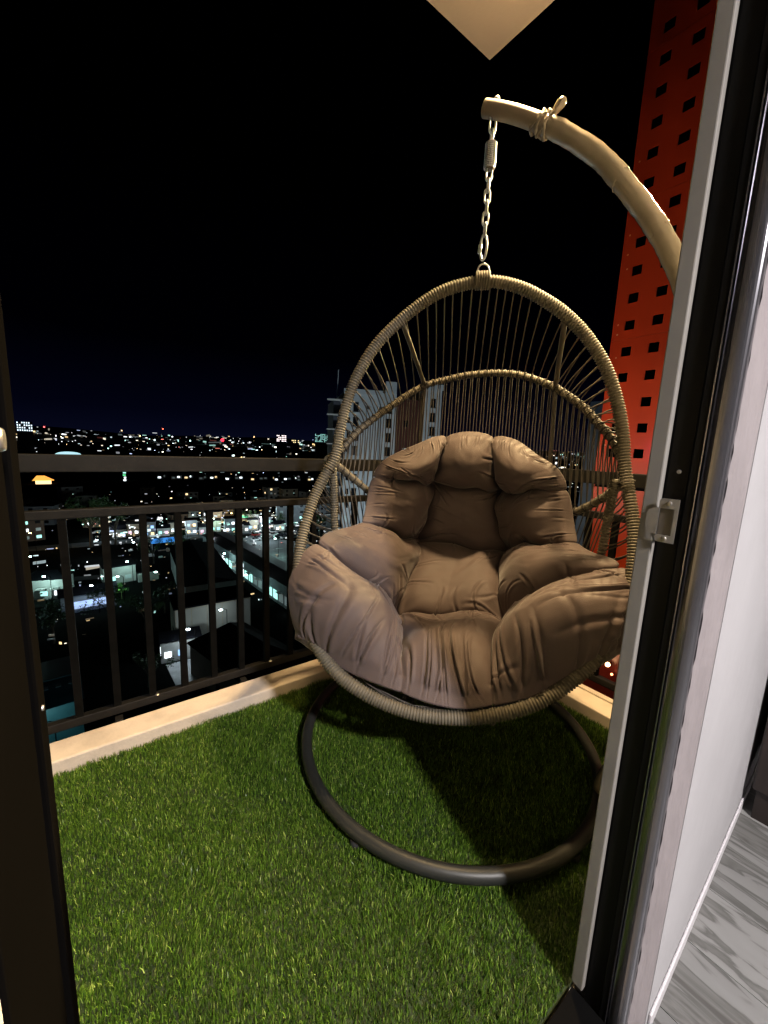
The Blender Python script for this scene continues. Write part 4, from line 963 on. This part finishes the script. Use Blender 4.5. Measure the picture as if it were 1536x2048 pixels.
# -- white residential tower seen through the basket
T0 = (43.6, 73.0); TR = -math.atan2(.40, .917)
tw = tag(empty('apartment_tower', (T0[0], T0[1], GR), TR), 'pale apartment tower with dark red middle strip seen through the woven basket', 'tower')
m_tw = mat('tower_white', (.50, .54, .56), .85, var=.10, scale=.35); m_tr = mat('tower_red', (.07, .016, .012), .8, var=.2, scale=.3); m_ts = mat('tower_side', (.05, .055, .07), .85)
def tb(name, x0, x1, y0, y1, z0, z1, m): return MB().box(x0, x1, y0, y1, z0-GR, z1-GR).build(name, m, tw)
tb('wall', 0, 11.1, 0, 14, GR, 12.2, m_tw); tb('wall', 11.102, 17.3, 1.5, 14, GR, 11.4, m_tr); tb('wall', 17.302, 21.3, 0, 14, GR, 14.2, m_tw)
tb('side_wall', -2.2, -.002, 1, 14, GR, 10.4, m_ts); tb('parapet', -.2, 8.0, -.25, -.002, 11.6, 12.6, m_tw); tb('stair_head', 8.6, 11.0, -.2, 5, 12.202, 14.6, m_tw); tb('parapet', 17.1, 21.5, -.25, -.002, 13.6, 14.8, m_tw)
MB().tube([(-1.4, 2, 10.4-GR), (-1.2, 2, 16.5-GR)], .10, 6).build('antenna', m_tw, tw)
for x in (4.6, 7.4): tb('fin', x, x+.9, -.55, -.002, -38, 8.6, m_tw)
for f in range(17):
    z = 10.2-3.0*f
    if z < -38: break
    tb('balcony_slab', -3.6, -.3, -.6, .9, z-.1, z+.12, WALLS[0]); 
    tb('balcony_post', -.9, -.6, -.7, -.5, z-1.1, z-.102, WALLS[0])
    for x in (2.4, 9.6, 19.4):
        zz = z-1.2 if x < 15 else z+.6
        w0 = window(tw, x, -.03 if True else 0, zz-GR, 1.1, 1.9, m_wdark)
        MB().box(x-.75, x+.75, -.22, -.01, zz-1.25-GR, zz-1.05-GR).build('sill', m_tw, tw)
    if f % 2: window(tw, 13.8, 1.46, z-1-GR, .9, 1.4, m_wdark if f % 3 else GL[5])
    window(tw, 0.9, -.03, z-1.0-GR, .7, 1.2, m_wdark if f % 4 else GL[5])
s2 = bpy.data.lights.new('tower_fill_light', 'SPOT'); s2.energy = 26000; s2.color = (.80, .93, 1.0); s2.spot_size = math.radians(75); s2.spot_blend = .8; s2.shadow_soft_size = .6  # added spot standing in for ambient city light on the pale tower
o = bpy.data.objects.new('tower_fill_light', s2); COL.objects.link(o); o.location = (38, 38, -34); o.rotation_euler = (Vector((54, 68, 2))-Vector(o.location)).to_track_quat('-Z', 'Y').to_euler()
# narrow grey tower between basket and orange facade
gt = tag(empty('apartment_tower', (44, 19.5, GR)), 'narrow blue grey tower between the basket rim and the orange facade', 'tower')
MB().box(-2, 6, -6, 1.65, 0, 48.5).build('wall', mat('tower_bluegrey', (.20, .25, .30), .8, var=.15, scale=.4), gt)
MB().box(-2.15, -2.01, .2, 1.5, 3, 47).build('window_strip', WALLS[2], gt)
for f in range(15): window(gt, -2.2, -.3, 46-3*f, .9, 1.6, GL[1] if f == 1 else (GL[5] if f in (6, 8, 11) else m_wdark), math.pi/2)
point('tower_front_light', (34, 21, -3), 200, (.75, .9, 1.0), .3)  # bare point light facing the narrow tower, no lamp modelled
point('tower_front_light', (34, 25, -28), 900, (.75, .9, 1.0), .3)

# -- far landmarks on the skyline
def grid_tower(label, cx, cy, z0, w_, z1, nx, nz, m, rz, wallm=None, frac=.8):
    t = tag(empty('office_block', (cx, cy, GR), rz), label, 'building')
    MB().box(-w_/2, w_/2, 0, 12, 0, z1-GR).build('wall', wallm or m_ts, t)
    for i in range(nx):
        for j in range(nz):
            if RNG.random() < frac: window(t, -w_/2+w_*(i+.5)/nx, -.1, z0-GR+(z1-z0)*(j+.5)/nz, w_/nx*.5, (z1-z0)/nz*.5, m, 0)
    return t
grid_tower('distant block with a bright grid of blue white windows at the left horizon', -107, 1195, 1, 27, 23, 7, 4, glow('grid_white', (.7, .88, 1), 1.6), .09, frac=.95)
grid_tower('distant teal lit block on the skyline beside the basket', 558, 1062, 6, 38, 30, 10, 7, glow('grid_teal', (.45, .95, .9), .9), -.48, frac=.6)
grid_tower('brightest cluster of lit blocks on the distant skyline', 455, 1112, 2, 28, 22, 6, 4, glow('grid_pink', (1, .85, .85), 2.2), -.4, frac=.8)
grid_tower('low amber lit block next to the bright skyline cluster', 490, 1094, 0, 22, 10, 5, 2, glow('grid_amber', (1, .8, .4), 1.4), -.4)
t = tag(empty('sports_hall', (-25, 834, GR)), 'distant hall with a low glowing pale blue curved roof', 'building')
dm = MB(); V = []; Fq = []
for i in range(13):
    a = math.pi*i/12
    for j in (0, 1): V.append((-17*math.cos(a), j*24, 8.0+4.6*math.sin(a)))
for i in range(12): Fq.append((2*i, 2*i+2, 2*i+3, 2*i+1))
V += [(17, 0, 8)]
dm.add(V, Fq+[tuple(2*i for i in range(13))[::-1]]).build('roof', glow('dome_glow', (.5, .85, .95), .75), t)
MB().box(-16.5, 16.5, .5, 23.5, 0, 7.95).build('wall', m_ts, t)
def mast(label, x, y, ztop, r, colr, s):
    t = tag(empty('mast', (x, y, GR)), label, 'mast')
    MB().tube([(0, 0, 0), (0, 0, ztop-GR-r)], r*.18, 6).build('pole', m_ts, t)
    MB().lathe([(.001, r), (r*.7, r*.7), (r, 0), (r*.7, -r*.7), (.001, -r)], (0, 0, ztop-GR), 10).build('beacon', glow('beacon_%d' % int(abs(x)), colr, s), t)
mast('thin mast with small red beacon above the left skyline', -74, 1197, 13, 1.6, (1, .08, .08), 5)
mast('thin mast with faint red beacon left of the red glow', 163, 1189, 22.5, 1.6, (1, .12, .06), 4)
mast('tall mast with the biggest glowing red light on the skyline', 304, 1161, 0.5, 4.6, (1, .03, .06), 2.2)
t = tag(empty('lit_sign_tower', (28, 455, GR)), 'tower of green and white lights standing in the dark park', 'tower')
for i in range(6): MB().box(-1.2+.5*math.sin(i*2), .8+.5*math.sin(i*3), -.5, .5, i*2.4, i*2.4+1.4).build('light_panel', [glow('park_green', (.15, .9, .35), .7), GL[1], GL[0]][i % 2 if i > 1 else 2], t)
MB().box(-.15, .15, -.15, .15, 0, 15).build('mast', m_ts, t)
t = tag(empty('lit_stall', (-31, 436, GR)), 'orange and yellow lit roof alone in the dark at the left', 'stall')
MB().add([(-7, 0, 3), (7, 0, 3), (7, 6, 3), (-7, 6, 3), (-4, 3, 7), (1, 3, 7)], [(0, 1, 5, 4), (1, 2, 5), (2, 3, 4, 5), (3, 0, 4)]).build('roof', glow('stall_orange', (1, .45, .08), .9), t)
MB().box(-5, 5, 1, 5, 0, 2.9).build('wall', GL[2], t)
# carpet of far city lights
def lights_stuff(name, label, N, azr, dr, zf, seed, smin, smax, p=1.0):
    dimk = .30 if seed == 8 else 1.0; R = np.random.default_rng(seed); Vv = np.zeros((N, 8, 3)); Cc = np.ones((N, 8, 4))
    a = np.radians(R.uniform(azr[0], azr[1], N)); d = dr[0]*(dr[1]/dr[0])**(R.random(N)**p)
    # lights gather in streets and quarters
    d *= 1+.05*np.sin(a*40+d/180)
    s = R.uniform(smin, smax, N)*d/1000*(R.random(N)**2*1.6+.5)
    z = zf(d, R, N); x = d*np.sin(a); y = d*np.cos(a)
    pal = np.array([[.9, .95, 1], [.75, .95, 1], [1, .9, .7], [1, .68, .32], [.5, .95, .85], [.55, .65, 1], [1, .25, .2]]); k = R.choice(7, N, p=[.34, .18, .18, .13, .1, .05, .02])
    br = (R.random(N)**2.6*4.0+.12)*(.35+.9*np.clip(np.sin(a*57+seed)*np.sin(a*23+d/260)+.35, 0, 1.3))
    asp = np.exp(R.normal(.1, .55, N)); tilt = R.normal(0, .12, N); br /= asp**.4*(.6+.4*s/s.mean()); br = np.clip(br, .03, 4)
    q = 0
    for dz in (-1, 1):
        for sx, sy in ((-1, -1), (1, -1), (1, 1), (-1, 1)):
            Vv[:, q] = np.stack([x+sx*s*asp, y+sy*s*.6, z+dz*s*.6/asp**.5+sx*s*tilt], 1); q += 1
    Cc[:, :, :3] = (pal[k]*br[:, None]*dimk)[:, None, :]
    Fq = np.array([[0, 3, 2, 1], [4, 5, 6, 7], [0, 1, 5, 4], [1, 2, 6, 5], [2, 3, 7, 6], [3, 0, 4, 7]])
    me = bpy.data.meshes.new(name); me.vertices.add(N*8); me.vertices.foreach_set('co', Vv.reshape(-1))
    ix = ((np.arange(N)*8)[:, None, None]+Fq[None]).reshape(-1); me.loops.add(len(ix)); me.loops.foreach_set('vertex_index', ix)
    me.polygons.add(N*6); me.polygons.foreach_set('loop_start', np.arange(N*6)*4); me.polygons.foreach_set('loop_total', np.full(N*6, 4))
    c_ = me.color_attributes.new('glow', 'FLOAT_COLOR', 'POINT'); c_.data.foreach_set('color', Cc.reshape(-1)); me.update(); me.validate()
    if 'light_points' not in MATS:
        m = bpy.data.materials.new('light_points'); MATS['light_points'] = m; m.use_nodes = True; n = m.node_tree; b = n.nodes['Principled BSDF']
        at = n.nodes.new('ShaderNodeAttribute'); at.attribute_name = 'glow'; n.links.new(at.outputs['Color'], b.inputs['Emission Color']); b.inputs['Emission Strength'].default_value = 1.0; b.inputs['Base Color'].default_value = (.1, .1, .1, 1)
        m.cycles.emission_sampling = 'NONE'
    me.materials.append(MATS['light_points']); o = bpy.data.objects.new(name, me); COL.objects.link(o)
    return tag(o, label, 'city lights', kind='stuff')
zg = lambda d, R, N: GR+R.uniform(2, 9, N)
lights_stuff('city_lights', 'carpet of small lights of the city towards the horizon', 620, (-10, 80), (880, 4200), lambda d, R, N: GR+R.uniform(3, 16, N)+np.clip((d-1500)/2500, 0, 1)*34, 1, .8, 1.9, .75)
lights_stuff('hill_lights', 'scattered lights climbing the far low hills', 260, (-10, 80), (2500, 3500), lambda d, R, N: 2+R.uniform(-30, 26, N), 2, .8, 1.7)
lights_stuff('town_lights', 'small lamps and lit windows scattered through the town below', 420, (-9, 62), (120, 330), zg, 3, .25, 1.1, .7)
lights_stuff('yard_glow_patches', 'dim glowing slabs standing in for lit yards and roofs below', 230, (-8, 34), (98, 185), lambda d, R, N: GR+R.uniform(.3, 5, N), 8, .8, 3.4, 1.0)  # light on yards and roofs is given as glow of these slabs
lights_stuff('town_lights', 'pale lights of the quarter under the top rail', 220, (8, 70), (430, 640), zg, 4, .8, 1.5, 1.2)
lights_stuff('street_glints', 'bright crowded lights along the main road', 700, (0, 36), (180, 240), lambda d, R, N: GR+R.uniform(.6, 5.5, N), 5, .7, 2.2)
#@@END
